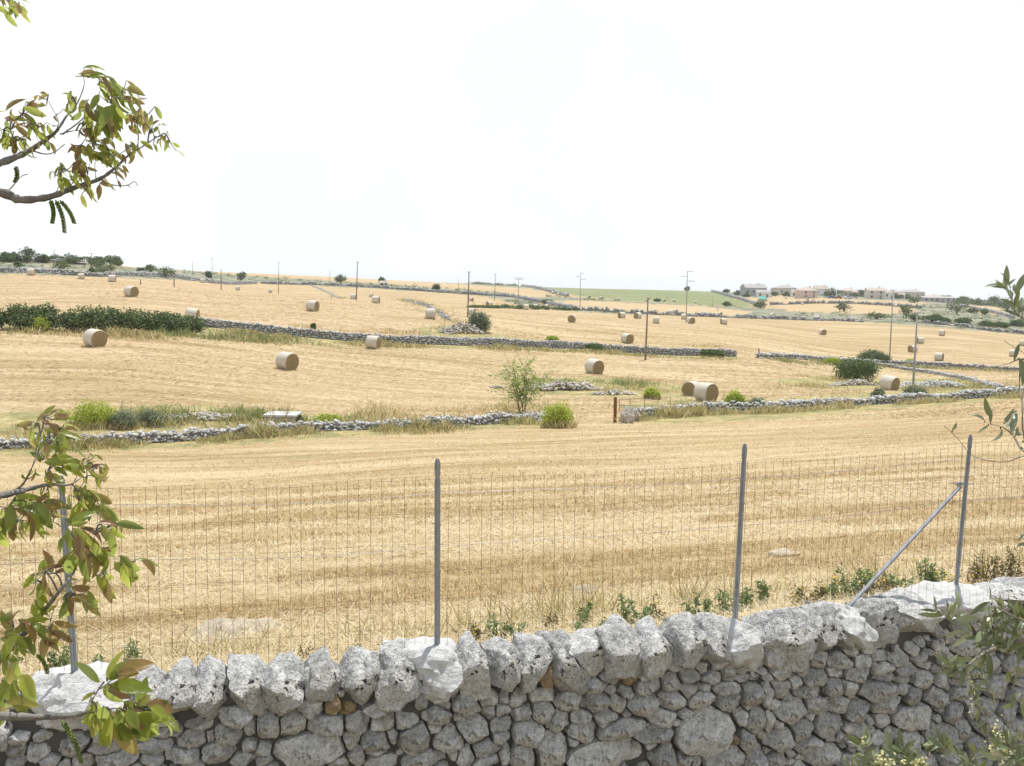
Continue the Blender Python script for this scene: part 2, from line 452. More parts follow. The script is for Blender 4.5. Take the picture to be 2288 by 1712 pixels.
gpatch = g.math('MULTIPLY', g.mr(g.noise(g.mapping(v, (0, 0, -R_(15)), (0.12, 0.5, 1)), 1.0, 5, 0.65), 0.56, 0.70, 0, 0.55), g.mr(grain, 0.4, 0.6, 0.3, 1))
straw = g.mix(gpatch, straw, (0.27, 0.26, 0.10))
weed = g.ramp(g.math('ADD', g.math('MULTIPLY', g.noise(v, 0.9, 5, 0.7), 0.7), g.math('MULTIPLY', grain, 0.3)), [(0.36, (0.16, 0.17, 0.07)), (0.47, (0.26, 0.235, 0.11)), (0.56, (0.40, 0.32, 0.155)), (0.66, (0.54, 0.44, 0.25))])
scr = g.ramp(g.noise(g.mapping(v, (0, 0, 0.05), (0.06, 0.16, 1)), 1.0, 6, 0.72), [(0.38, (0.095, 0.115, 0.062)), (0.47, (0.18, 0.185, 0.12)), (0.55, (0.27, 0.255, 0.19)), (0.66, (0.42, 0.36, 0.24))])
grn = g.ramp(g.noise(g.mapping(v, (0, 0, 0.1), (0.01, 0.08, 1)), 1.0, 5, 0.6), [(0.35, (0.165, 0.19, 0.085)), (0.65, (0.235, 0.245, 0.12))])
col = g.mix(a_('weedy'), straw, weed); col = g.mix(a_('scrub'), col, scr); col = g.mix(a_('green'), col, grn)
yrd = g.ramp(g.noise(v, 2.0, 6, 0.7), [(0.3, (0.16, 0.12, 0.07)), (0.7, (0.33, 0.28, 0.16))])
col = g.mix(a_('yard'), col, yrd)
g.color(col); g.rough(0.95); g.b.inputs['Specular IOR Level'].default_value = 0.08
g.bump(g.math('ADD', g.math('MULTIPLY', grain, 0.6), g.math('ADD', g.math('MULTIPLY', stb, 0.5), grain2)), 0.7, 0.10)
ground = link('ground', gm, g.mat, smooth=True); tag(ground, 'sloping stubble fields, scrub and a green field reaching the horizon', None, None, 'structure')

def gv(x, y): return gz(x, y) + float(wob(np.array(x), np.array(y))) * min(1, max(0, (math.hypot(x, y) - 9) / 20))
def gza(x, y): return ground_z(x, y) + wob(x, y) * np.clip((np.hypot(x, y) - 9) / 20, 0, 1)
def H(px, py):
    q = hit(px, py); q[2] = gv(q[0], q[1]); return q

# ------------------------------------------------------------------ haze
hb = MB(); hb.box((0, 0, -46), (14800, 14800, 132))
g = G('haze_air'); g.t.nodes.remove(g.b)
pv = g.n('VolumePrincipled'); pv.inputs['Color'].default_value = (0.97, 0.985, 1, 1)
pv.inputs['Density'].default_value = 0.00016; pv.inputs['Anisotropy'].default_value = 0.2
g.t.links.new(pv.outputs[0], g.out.inputs['Volume'])
tag(hb.build('haze', g.mat), 'thin pale haze over the distant fields', None, None, 'stuff')

# ------------------------------------------------------------------ near dry stone wall
M_STONE = stone_mat('limestone_rubble', (0.355, 0.347, 0.328), (0.17, 0.165, 0.153), (0.56, 0.55, 0.525), 0.6, 1.0, (0.39, 0.345, 0.275))
M_COPE = stone_mat('limestone_coping', (0.36, 0.354, 0.338), (0.115, 0.112, 0.105), (0.58, 0.575, 0.555), 1.0, 0.9, (0.37, 0.335, 0.28))
M_TAN = stone_mat('tan_stone', (0.33, 0.24, 0.14), (0.2, 0.14, 0.08), (0.42, 0.32, 0.2), 0.3, 1.0)
M_MORTAR = None
g = G('pale_mortar'); n_ = g.noise(g.obj(), 7, 5, 0.6); n2_ = g.noise(g.obj(), 40, 4)
g.color(g.mix(g.mr(g.noise(g.obj(), 3, 4), 0.5, 0.7, 0, 0.6), g.ramp(n_, [(0.3, (0.42, 0.41, 0.39)), (0.7, (0.58, 0.57, 0.55))]), (0.33, 0.32, 0.30)))
g.rough(0.9); g.bump(g.math('ADD', n_, g.math('MULTIPLY', n2_, 0.4)), 0.8, 0.04); M_MORTAR = g.mat
M_CORE = plain('dark_gap_backing', (0.085, 0.08, 0.072), 0.95); M_FCORE = plain('light_block_grey', (0.20, 0.195, 0.185), 0.95)  # dark backing for gap shade, grey core added to block light

def cross_wall(px, py, off):
    """where the view ray of a pixel meets the upright surface standing off metres in front of the post line"""
    r = ray(px, py); lo, hi = 3.0, 16.0
    for _ in range(50):
        mid = (lo + hi) / 2; q = CAM + r * mid
        s = float(np.polyval(np.polyder(_wc), q[0]))
        if q[1] - float(wall_y(q[0])) + off * math.hypot(1, s) > 0: hi = mid
        else: lo = mid
    q = CAM + r * lo
    s = float(np.polyval(np.polyder(_wc), q[0])); L = math.hypot(1, s)
    return q[0] - off * s / L, q[2], lo            # path parameter, height, depth

wall = empty('dry_stone_wall', wall_pt(0, 0, 0), 'grey dry stone boundary wall with pale upright coping stones under the wire fence', 'stone wall')
def child(me_v, me_f, name, mat, parent, smooth=True, quad=True):
    """mesh part in world coordinates, with its origin at its own centre"""
    v_ = np.asarray(me_v, float); c_ = v_.mean(0)
    me = bpy.data.meshes.new(name); me.from_pydata((v_ - c_).tolist(), [], me_f); me.update()
    base = np.array(parent.location) if parent is not None else np.zeros(3)
    if smooth:
        me.polygons.foreach_set('use_smooth', np.ones(len(me.polygons), dtype=bool)); me.set_sharp_from_angle(angle=R_(27)); smooth = False
    return link(name, me, mat, parent, smooth, c_ - base)

# base block for upright stones: welded, subdivided cube
_b = bmesh.new(); bmesh.ops.create_cube(_b, size=2)
bmesh.ops.subdivide_edges(_b, edges=_b.edges[:], cuts=13, use_grid_fill=True)
CUBE_V = np.array([q.co[:] for q in _b.verts]); CUBE_F = [tuple(q.index for q in f.verts) for f in _b.faces]; _b.free()

def fbm(p, s, oct=4):
    return noise.fractal(Vector((p[0] * s, p[1] * s, p[2] * s)), 0.9, 2.1, oct)

def stone_block(a, b, c, seed, k=4.5, facets=9, rough=0.02, taper=0.8, crest=True):
    """irregular block of half sizes a (along), b (through), c (up); local axes"""
    r = random.Random(seed)
    q = CUBE_V / ((np.abs(CUBE_V) ** k).sum(1) ** (1 / k))[:, None]
    q = q * 1.05
    tp = taper + (1 - taper) * (q[:, 2] + 1) / 2
    q[:, 0] *= tp
    planes = []
    for _ in range(facets):
        n_ = np.array((r.uniform(-1, 1), r.uniform(-1, 1), r.uniform(-1, 1))); n_ /= np.linalg.norm(n_)
        planes.append((n_, r.uniform(0.74, 1.0)))
    if crest:
        n_ = np.array((r.uniform(-.2, .2), 0.62, 0.78)); n_ /= np.linalg.norm(n_); planes.append((n_, r.uniform(0.82, 0.98)))
        n_ = np.array((r.choice((-1, 1)) * 0.7, 0.25, 0.66)); n_ /= np.linalg.norm(n_); planes.append((n_, r.uniform(0.78, 0.98)))
    for n_, d_ in planes:
        e = q @ n_ - d_
        q = q - np.where(e > 0, e, 0)[:, None] * n_ * 1.0
    q = q * np.array((a, b, c))
    off = np.array((r.uniform(0, 90), r.uniform(0, 90), r.uniform(0, 90)))
    nr_ = q / (np.linalg.norm(q, axis=1)[:, None] + 1e-9)
    dsp = np.array([rough * 1.1 * fbm(p + off, 5, 3) + rough * 0.7 * fbm(p + off, 18, 4) for p in q])
    return q + nr_ * dsp[:, None]

def wall_frame(x):
    s = float(np.polyval(np.polyder(_wc), min(max(x, XL), XR))); L = math.hypot(1, s)
    return np.array((1 / L, s / L, 0)), np.array((s / L, -1 / L, 0))

# coping stones traced one by one: left, right, top, bottom (photograph pixels), lean
COPING = [(-215,-95,1560,1720,0),(-100,20,1540,1700,.05),(288,368,1500,1600,.0),(355,440,1487,1602,.06),(420,517,1478,1612,.1),(511,592,1470,1602,.08),(575,686,1465,1606,.02),(684,757,1458,1560,-.05),
 (757,851,1452,1592,.02),(840,950,1448,1580,.18),(1030,1098,1425,1553,.1),(1094,1170,1422,1556,.08),(1158,1224,1420,1535,.1),(1204,1302,1413,1549,.2),(1275,1382,1402,1516,.15),
 (1348,1449,1394,1529,.1),(1428,1510,1386,1502,.2),(1493,1592,1382,1504,.12),(1566,1642,1376,1506,.25),(1702,1817,1354,1496,.12),(1788,1876,1347,1466,.15),(1850,1905,1350,1461,.25),
 (1922,2012,1333,1452,.2),(1966,2082,1324,1436,.3),(2012,2099,1318,1431,.35),(2168,2226,1304,1362,.1),(2222,2300,1299,1352,.05),(2290,2380,1290,1350,.1),(2370,2470,1280,1345,.1)]
FOOT = [(40,300,1503,1650,0),(905,1045,1442,1580,0),(1590,1706,1372,1520,0),(1873,1944,1341,1452,.1),(2058,2205,1308,1390,0)]
def upright(px0, px1, py0, py1, lean, seed, mortar=False):
    cx_ = (px0 + px1) / 2
    x0, _, _ = cross_wall(px0, (py0 + py1) / 2, 0.17); x1, _, _ = cross_wall(px1, (py0 + py1) / 2, 0.17)
    xm, zt, _ = cross_wall(cx_, py0 - 3, -0.03); _, zb, _ = cross_wall(cx_, py1 + 9, 0.29)
    xm = (x0 + x1) / 2
    t_, n_ = wall_frame(xm)
    a = abs(x1 - x0) / 2 * 1.115 / t_[0]; c = (zt - zb) / 2 * 1.08; b = 0.265
    if mortar: q = stone_block(a * .95, b * 1.02, c, seed, 3.6, 10, 0.034, 0.85)
    else:
        rr = random.Random(seed)
        q = stone_block(a, b * rr.uniform(0.9, 1.06), c, seed, rr.uniform(5, 10), 13, 0.02, rr.uniform(0.84, 1.0))
    ctr = wall_pt(xm, 0.045, (zt + zb) / 2 - 0.005)
    q[:, 0] += -lean * 0.55 * (q[:, 2]) - lean * 0.35 * q[:, 1]
    # widen the foot's front so the block leans into the wall
    return ctr + q[:, :1] * t_ + q[:, 1:2] * n_ + q[:, 2:3] * np.array((0, 0, 1.0))
for i, s_ in enumerate(COPING):
    child(upright(*s_, 100 + i), CUBE_F, 'coping_stone', M_COPE, wall)
for i, s_ in enumerate(FOOT):
    o = child(upright(*s_, 300 + i, True), CUBE_F, 'mortar_footing', M_MORTAR, wall)
    o['label'] = 'pale smooth mortar footing of a fence post'
for x_ in np.arange(XL, -4.1, 0.26):
    q = stone_block(0.135, 0.25, 0.16, int(x_ * 100)); t_, n_ = wall_frame(x_); ctr = wall_pt(x_, 0.045, CREST - 0.16)
    child(ctr + q[:, :1] * t_ + q[:, 1:2] * n_ + q[:, 2:3] * np.array((0, 0, 1.0)), CUBE_F, 'coping_stone', M_COPE, wall)

for x_ in np.arange(5.55, XR, 0.27):
    q = stone_block(0.15, 0.25, 0.16, int(x_ * 100)); t_, n_ = wall_frame(x_); ctr = wall_pt(x_, 0.045, CREST - 0.16)
    child(ctr + q[:, :1] * t_ + q[:, 1:2] * n_ + q[:, 2:3] * np.array((0, 0, 1.0)), CUBE_F, 'coping_stone', M_COPE, wall)

# rubble courses: stones read off the photograph as ellipses in three enlargements (left, top, scale), then packed
def seeds(ox, oy, sc, lst): return [(ox + a / sc, oy + b / sc, c / sc, d / sc) for a, b, c, d in lst]
RUB = seeds(0, 1280, 3.83, [(100,1560,200,120),(560,1500,330,170),(890,1520,270,120),(1280,1500,330,130),(1640,1460,270,150),(1490,1380,90,110),(1730,1310,230,110),(2010,1270,270,150),(1960,1410,230,170),(1790,1440,70,110),(2140,1360,110,190),(1550,1590,300,130),(1850,1570,260,160),(1290,1620,200,100),(960,1620,380,120),(2140,1510,110,110),(2090,1620,200,80),(120,1640,150,70),(400,1640,150,80),(700,1640,200,90),(1380,1290,150,130),(1380,1400,120,120),(1180,1440,140,110),(300,1560,180,140)])
RUB += seeds(572, 1280, 3.83, [(100,1360,210,230),(320,1340,230,240),(600,1330,330,170),(870,1310,230,180),(490,990,150,200),(490,1160,210,150),(650,1140,140,190),(790,1210,110,110),(1110,1195,330,110),(1100,1310,240,150),(1290,1290,200,230),(1430,1150,100,150),(1570,1250,260,150),(1740,1240,80,70),(1820,1150,280,200),(1980,1090,200,150),(2000,1230,150,120),(470,1520,660,300),(830,1460,170,140),(1040,1450,300,200),(1170,1420,120,100),(1370,1430,330,280),(1540,1360,120,100),(1660,1450,280,200),(1870,1330,290,250),(1990,1520,240,140),(60,1540,140,110),(60,1630,150,70),(880,1590,150,150),(1020,1570,200,60),(1100,1640,300,100),(1450,1620,380,150),(1700,1570,100,100),(1790,1580,160,160),(1980,1630,220,100),(2120,1310,200,230),(2110,1420,150,130),(2120,1220,130,120),(2150,1090,100,120),(2150,1580,100,150),(735,1070,70,70)])
RUB += seeds(1144, 1280, 3.83, [(75,1100,160,140),(90,1230,190,130),(160,1370,250,230),(290,1220,220,200),(315,1070,280,130),(500,1120,270,180),(420,1280,230,190),(600,1260,190,110),(620,1370,290,230),(740,1130,240,160),(830,1260,220,170),(930,1140,160,170),(1140,1160,260,200),(960,1360,420,190),(1200,990,300,160),(740,990,310,120),(640,860,120,180),(860,920,140,110),(1000,1040,160,110),(880,1030,120,60),(1180,870,160,110),(1390,950,200,160),(1550,900,200,110),(1540,1030,150,130),(1410,1130,260,220),(1330,1250,270,150),(1220,1400,390,170),(1640,1110,250,140),(1740,930,190,110),(1680,1000,140,80),(1870,1000,250,110),(1890,1120,240,170),(1690,1370,550,400),(2000,1250,130,120),(2090,1080,200,250),(2100,1270,200,220),(2030,1460,180,200),(350,1520,300,300),(100,1600,250,220),(840,1560,740,260),(1310,1600,240,230),(1200,1490,100,60),(1480,1640,180,130),(1590,1620,100,110),(1830,1590,380,220),(2100,1600,180,190),(540,1460,90,60),(1910,1440,100,60),(1430,800,150,100),(1660,850,110,90),(310,900,130,200),(110,890,110,150),(170,1000,110,100),(1050,960,110,110),(1880,880,100,170)])
RUB += seeds(1716, 1280, 3.83, [(80,750,150,170),(330,830,140,130),(470,780,160,120),(130,870,200,120),(40,920,100,70),(270,960,110,130),(440,910,220,140),(390,1040,260,110),(590,1000,150,160),(620,870,150,90),(640,770,170,130),(750,690,130,90),(850,780,180,130),(900,650,150,100),(980,720,170,90),(1080,750,60,90),(820,880,250,150),(740,1010,180,130),(1010,830,180,120),(1170,750,150,130),(1220,840,220,110),(1040,910,180,80),(1190,930,150,70),(960,1020,360,160),(1180,1010,100,90),(1350,930,180,150),(1290,1060,190,160),(1470,1070,180,160),(1530,930,150,140),(1670,1050,190,130),(140,1010,200,140),(30,1050,130,170),(240,1200,360,210),(420,1150,150,130),(610,1130,210,150),(790,1180,230,200),(1040,1140,280,150),(1270,1250,390,200),(1600,1210,230,200),(60,1150,120,100),(30,1280,100,170),(320,1370,200,180),(540,1310,270,200),(720,1330,120,80),(110,1440,240,200),(340,1490,260,150),(790,1390,230,240),(1000,1260,140,110),(900,1290,80,90),(480,1570,400,220),(950,1420,140,110),(630,1420,90,110),(1480,1390,330,200),(1210,1430,230,210),(920,1540,150,130),(1090,1600,200,150),(690,1620,250,130),(90,1620,230,140),(1680,1350,120,200),(1260,660,120,90),(1500,620,170,100),(1740,630,280,160),(1600,580,120,120),(1500,500,90,150),(1900,790,250,130),(1990,990,350,200),(1900,1140,220,150),(2090,1200,220,180),(2080,1330,200,150),(1900,1300,200,200),(1690,500,200,150),(1900,560,240,170),(2110,600,220,180),(2130,790,200,170),(1690,840,170,160),(1340,760,160,120),(1800,420,200,150),(2050,420,220,150),(1700,940,160,90),(1330,1600,220,150),(1560,1580,220,160),(1780,1500,220,200),(1980,1480,220,180),(2120,1520,160,180),(1770,1640,200,130),(2000,1640,240,130)])
TAN_AT = [(572 + 790 / 3.83, 1280 + 1210 / 3.83), (572 + 650 / 3.83, 1280 + 1140 / 3.83), (1144 + 310 / 3.83, 1280 + 900 / 3.83), (1144 + 1050 / 3.83, 1280 + 960 / 3.83), (1144 + 1910 / 3.83, 1280 + 1440 / 3.83)]
FACE = 0.27
cells = []
for (px, py, wp, hp) in RUB:
    x_, z_, d_ = cross_wall(px, py, FACE)
    cells.append([x_, z_, wp / FPX * d_ / 2 * 1.04, hp / FPX * d_ / 2 * 1.06, px, py])
zlow = min(c_[1] for c_ in cells)
rr = random.Random(5)
x_ = XL
def free(x, z, m_=0.75):
    return all(((x - c_[0]) / (c_[2] + .07)) ** 2 + ((z - c_[1]) / (c_[3] + .05)) ** 2 > m_ for c_ in cells)
n_traced = len(cells)
for _ in range(12000):                                  # courses below and beside the frame, and gaps in between
    x_ = rr.uniform(XL, XR); z_ = rr.uniform(0.05, CREST - 0.30)
    inframe = any(abs(x_ - c_[0]) < 0.6 and abs(z_ - c_[1]) < 0.35 for c_ in cells[:n_traced])
    a_ = rr.uniform(.07, .15) if not inframe else rr.uniform(.03, .075); b_ = a_ * rr.uniform(.55, .85)
    if all(((x_ - c_[0]) / (c_[2] + a_)) ** 2 + ((z_ - c_[1]) / (c_[3] + b_)) ** 2 > (0.74 if inframe else 0.86) for c_ in cells):
        cells.append([x_, z_, a_, b_, -1, -1])
def clip(poly, n_, d_):
    out = []
    for i in range(len(poly)):
        a, b = poly[i], poly[(i + 1) % len(poly)]
        da, db = a[0] * n_[0] + a[1] * n_[1] - d_, b[0] * n_[0] + b[1] * n_[1] - d_
        if da <= 0: out.append(a)
        if (da < 0) != (db < 0):
            t = da / (da - db); out.append((a[0] + t * (b[0] - a[0]), a[1] + t * (b[1] - a[1])))
    return out
NT = 44
PROF = [(0.97, -0.10), (1.0, -0.02), (1.0, 0.022), (0.965, 0.043), (0.90, 0.056), (0.78, 0.064), (0.6, 0.068), (0.4, 0.070), (0.2, 0.071)]
stones = []
for i, c_ in enumerate(cells):
    r_ = random.Random(1000 + i)
    ph = r_.uniform(0, 6.28); m_ = r_.choice((5, 6, 6, 7, 8))
    poly = []
    for k in range(m_):                                 # an angular outline somewhat larger than the ellipse
        th = ph + 2 * math.pi * (k + r_.uniform(-.28, .28)) / m_
        q_ = 1.36 * r_.uniform(0.86, 1.16)
        poly.append((c_[2] * q_ * math.cos(th), c_[3] * q_ * math.sin(th)))
    for j, e_ in enumerate(cells):
        if i == j: continue
        dx, dz = e_[0] - c_[0], e_[1] - c_[1]
        if abs(dx) > (c_[2] + e_[2]) * 1.5 or abs(dz) > (c_[3] + e_[3]) * 1.5: continue
        L = math.hypot(dx, dz) + 1e-9; ux, uz = dx / L, dz / L
        ei = 1 / math.sqrt((ux / c_[2]) ** 2 + (uz / c_[3]) ** 2); ej = 1 / math.sqrt((ux / e_[2]) ** 2 + (uz / e_[3]) ** 2)
        sp_ = L * ei / (ei + ej)
        nx_, nz_ = dx / (c_[2] * c_[2] + e_[2] * e_[2]), dz / (c_[3] * c_[3] + e_[3] * e_[3])
        nl = math.hypot(nx_, nz_); nx_, nz_ = nx_ / nl, nz_ / nl
        poly = clip(poly, (nx_, nz_), sp_ * (ux * nx_ + uz * nz_) - 0.0015)
        if len(poly) < 3: break
    if len(poly) < 3: continue
    gx = sum(q[0] for q in poly) / len(poly); gz_ = sum(q[1] for q in poly) / len(poly)
    rad = []
    for k in range(NT):
        th = 2 * math.pi * k / NT; ux, uz = math.cos(th), math.sin(th); best = 9
        for a in range(len(poly)):
            (x1, y1), (x2, y2) = poly[a], poly[(a + 1) % len(poly)]
            x1 -= gx; x2 -= gx; y1 -= gz_; y2 -= gz_
            den = ux * (y2 - y1) - uz * (x2 - x1)
            if abs(den) < 1e-9: continue
            t = (x1 * (y2 - y1) - y1 * (x2 - x1)) / den
            if t > 0: best = min(best, t)
        rad.append(best)
    rad = np.array(rad); mean = rad.mean()
    if mean < 0.02 or mean > 1: continue
    rs_ = (np.roll(rad, 1) + 10 * rad + np.roll(rad, -1)) / 12
    rad = np.minimum(rs_, rad) * 0.985
    size = min(1.25, max(0.45, mean / 0.085))
    prot = r_.uniform(-0.022, 0.02)
    vv = []
    tilt = (r_.uniform(-.2, .2), r_.uniform(-.32, .12))
    pl = []
    for k_ in range(7):
        a_ = r_.uniform(0, 6.28) if k_ else r_.uniform(1.05, 2.05); e_ = r_.uniform(.35, .85) if k_ else r_.uniform(.6, .86); n_ = np.array((math.cos(a_) * e_, math.sin(a_) * e_, math.sqrt(1 - e_ * e_))); pl.append((n_, r_.uniform(0.68, 0.98) if k_ else r_.uniform(.5, .82)))
    offn = (r_.uniform(0, 50), r_.uniform(0, 50), r_.uniform(0, 50))
    for (s_, h_) in PROF + [(0.0, 0.072)]:
        for k in range(NT if s_ > 0 else 1):
            th = 2 * math.pi * k / NT
            a, b = rad[k] * s_ * math.cos(th), rad[k] * s_ * math.sin(th)
            h = h_ * size if h_ > 0 else h_
            q = np.array((a, b, h))
            if h_ > 0:
                e = np.array((a / mean, b / mean, h / (0.07 * size)))
                for n_, d_ in pl:
                    x__ = float(e @ n_) - d_
                    if x__ > 0: e = e - n_ * x__ * 1.0
                q = np.array((e[0] * mean, e[1] * mean, e[2] * 0.07 * size + a * tilt[0] + b * tilt[1]))
            pn = (q[0] + offn[0], q[1] + offn[1], q[2] + offn[2])
            d_ = 0.012 * fbm(pn, 8, 3) + 0.009 * fbm(pn, 26, 4)
            q[2] += d_ * (1 if h_ > -0.05 else 0); q[0] += d_ * 0.45 * math.cos(th); q[1] += d_ * 0.45 * math.sin(th)
            vv.append(q)
    xw = c_[0] + 0; 
    W = []
    t_, n_w = wall_frame(xw); base_ = wall_pt(xw, FACE - 0.065 + prot + 0.10 * max(0, (CREST - 0.3 - c_[1])) * 0.5, 0)
    for q in vv:
        W.append(base_ + t_ * ((q[0] + gx) * 1.0) + n_w * q[2] + np.array((0, 0, c_[1] + gz_ + q[1])))
    ff = []
    nrg = len(PROF)
    for r__ in range(nrg - 1):
        for k in range(NT):
            ff.append((r__ * NT + k, r__ * NT + (k + 1) % NT, (r__ + 1) * NT + (k + 1) % NT, (r__ + 1) * NT + k))
    for k in range(NT): ff.append(((nrg - 1) * NT + k, (nrg - 1) * NT + (k + 1) % NT, nrg * NT))
    tan_ = any(abs(c_[4] - a) < 3 and abs(c_[5] - b) < 3 for a, b in TAN_AT)
    vis = c_[4] >= 0
    stones.append((mean * (1 if vis else 0.01), W, ff, tan_))
stones.sort(key=lambda s: -s[0])
for s_ in stones[:95]:
    o = child(s_[1], s_[2], 'rubble_stone', M_TAN if s_[3] else M_STONE, wall)
rest = MB()
for s_ in stones[95:]: rest.add(s_[1], s_[2], 1 if s_[3] else 0)
rb = wall.location
for i_, q in enumerate(rest.v): rest.v[i_] = (q[0] - rb[0], q[1] - rb[1], q[2] - rb[2])
o = rest.build('rubble', [M_STONE, M_TAN], wall, True); o.data.set_sharp_from_angle(angle=R_(27)); o['kind'] = 'stuff'
# dark backing inside, its colour deepens the shade in the gaps
core = MB(); xs_ = np.arange(XL, XR + .01, 0.25); vv = []; fs = []
for x_ in xs_:
    for off, z_ in ((-0.22, -0.1), (0.185, -0.1), (0.185, CREST - 0.12), (-0.22, CREST - 0.12)):
        q = wall_pt(x_, off, z_); vv.append(q - np.array(rb))
for i in range(len(xs_) - 1):
    for k in range(4): fs.append((i * 4 + k, i * 4 + (k + 1) % 4, (i + 1) * 4 + (k + 1) % 4, (i + 1) * 4 + k))
fs += [(3, 2, 1, 0), tuple(range((len(xs_) - 1) * 4, len(xs_) * 4))]
core.add(vv, fs); core.build('dark_backing', M_CORE, wall)

# ------------------------------------------------------------------ wire fence on the wall
M_POST = plain('galvanised_steel', (0.30, 0.31, 0.33), 0.5, 0.16, 14.0, 0.15)
M_WIRE = plain('weathered_wire', (0.17, 0.155, 0.14), 0.6, 0.2, 4.0, 0.3)
M_TENS = plain('tension_wire_steel', (0.29, 0.28, 0.28), 0.45, 0.1, 4.0, 0.5)
fence = empty('wire_fence', _pb[1], 'tall galvanised wire mesh fence on steel posts along the near stone wall', 'fence')
fb = np.array(fence.location)
tops = []
for (bx, by, d_, tx, ty) in POSTS:
    b_ = P(bx, by, d_); 
    z_t = None; r = ray(tx, ty)
    t_ = b_ + 0; depth = d_
    q = CAM + r * depth
    tops.append(np.array((b_[0] + (q[0] - b_[0]) * 0.5, b_[1], q[2])))
def tee(mb, a, b, wd=0.021, mi=0):
    """T-section post with a pointed, notched head"""
    a, b = np.array(a), np.array(b); ax = (b - a) / np.linalg.norm(b - a); L = np.linalg.norm(b - a)
    s = np.array((0.95, 0.25, 0)); s -= ax * (s @ ax); s /= np.linalg.norm(s); n_ = np.cross(s, ax)
    rows = [(0, 1), (L - .15, 1), (L - .143, .78), (L - .125, .78), (L - .118, 1), (L - .035, 1), (L - .012, .72), (L, .4)]
    vv = []
    prof = [(-1, -.25), (1, -.25), (1, .15), (.2, .25), (.2, 1.3), (-.2, 1.3), (-.2, .25), (-1, .15)]
    for h, k in rows:
        for u, v_ in prof: vv.append(a + ax * h + s * u * wd * k + n_ * v_ * wd * k * .8)
    fs = []
    m_ = len(prof)
    for i in range(len(rows) - 1):
        for k in range(m_): fs.append((i * m_ + k, i * m_ + (k + 1) % m_, (i + 1) * m_ + (k + 1) % m_, (i + 1) * m_ + k))
    fs.append(tuple(range((len(rows) - 1) * m_, len(rows) * m_))); fs.append(tuple(range(m_ - 1, -1, -1)))
    mb.add([q - fb for q in vv], fs, mi)
for (bx, by, d_, tx, ty), tp in zip(POSTS, tops):
    mb = MB(); b_ = P(bx, by, d_); ax = (tp - b_); tee(mb, b_ - ax * 0.12, tp); mb.build('post', M_POST, fence)
mb = MB()
tee(mb, wall_pt(-5.3, 0.02, CREST - .2), wall_pt(-5.3, 0, CREST + 1.3)); mb.build('post', M_POST, fence)
mb = MB()
tee(mb, wall_pt(8.2, 0.02, CREST - .2), wall_pt(8.25, 0, CREST + 1.3)); mb.build('post', M_POST, fence)
mb = MB()
tee(mb, wall_pt(6.1, 0.02, CREST - .2), wall_pt(6.15, 0, CREST + 1.3)); mb.build('post', M_POST, fence)
# brace
br_t = P(2147, 1085, 8.60); bq = P(1908, 1342, 8.2)
mb = MB(); ax = bq - br_t; s_ = np.array((.6, .2, .5)); s_ -= ax * (s_ @ ax) / (ax @ ax); s_ /= np.linalg.norm(s_); n_ = np.cross(s_, ax); n_ /= np.linalg.norm(n_)
vv = []
for e in (br_t, bq + ax * 0.06):
    for u, v_ in ((-1, -.2), (1, -.2), (1, .2), (-.5, .2), (-.5, 1.3), (-1, 1.3)): vv.append(e - fb + s_ * u * .021 + n_ * v_ * .021)
mb.add(vv, [(0, 1, 7, 6), (1, 2, 8, 7), (2, 3, 9, 8), (3, 4, 10, 9), (4, 5, 11, 10), (5, 0, 6, 11), (5, 4, 3, 2, 1, 0), (6, 7, 8, 9, 10, 11)]); mb.build('brace', M_POST, fence)
mb = MB(); q = P(2149, 1080, 8.62) - fb; mb.box(q, (0.075, 0.03, 0.022)); mb.tube([q + np.array((-.11, -.01, 0)), q + np.array((.1, -.02, 0))], .006, 6); mb.tube([q + np.array((-.03, -.035, -.02)), q + np.array((-.03, .03, -.02))], .010, 6)
mb.build('clamp', M_POST, fence)
# mesh panels: one for each bay
hts = [0.02, 0.22, 0.42, 0.63, 0.84, 1.06, 1.30]
bays = [(XL, -5.3), (-5.3, _pb[0][0]), (_pb[0][0], _pb[1][0]), (_pb[1][0], _pb[2][0]), (_pb[2][0], _pb[3][0]), (_pb[3][0], 6.1), (6.1, 8.2), (8.2, XR)]
def bar(mb, a, b, t):
    a, b = np.array(a), np.array(b); ax = b - a; ax /= np.linalg.norm(ax)
    s = np.cross(ax, (0.3, 1, 0.2)); s /= np.linalg.norm(s); n2 = np.cross(ax, s); vv = []
    for e in (a, b):
        for k in range(3): vv.append(e + t * (s * math.cos(2.1 * k) + n2 * math.sin(2.1 * k)))
    mb.add(vv, [(0, 1, 4, 3), (1, 2, 5, 4), (2, 0, 3, 5)])
r_ = random.Random(2)
for bi, (xa, xb) in enumerate(bays):
    mb = MB(); n_ = max(2, int((xb - xa) / 0.0765))
    ph = r_.uniform(0, 6)
    def fp(x, h):
        u = (x - xa) / (xb - xa)
        sag = -0.022 * math.sin(math.pi * u) * (h / 1.30) + 0.006 * math.sin(x * 7 + ph)
        return wall_pt(x, -0.03 + 0.012 * math.sin(x * 2.3 + h * 2 + ph), CREST - .03 + h + sag) - fb
    for k in range(n_ + 1):
        x_ = xa + (xb - xa) * k / n_ + r_.uniform(-.005, .005)
        pts = [fp(x_ + r_.uniform(-.003, .003), h + (0.02 if h == hts[-1] else 0)) for h in (hts[0], hts[3], hts[6], hts[-1])]
        for a, b in zip(pts, pts[1:]): bar(mb, a, b, 0.0015)
    for h in hts:
        pts = [fp(x, h + r_.uniform(-.002, .002)) for x in np.linspace(xa, xb, 15)]
        for a, b in zip(pts, pts[1:]): bar(mb, a, b, 0.0009)
    mb.build('wire_mesh', M_WIRE, fence)
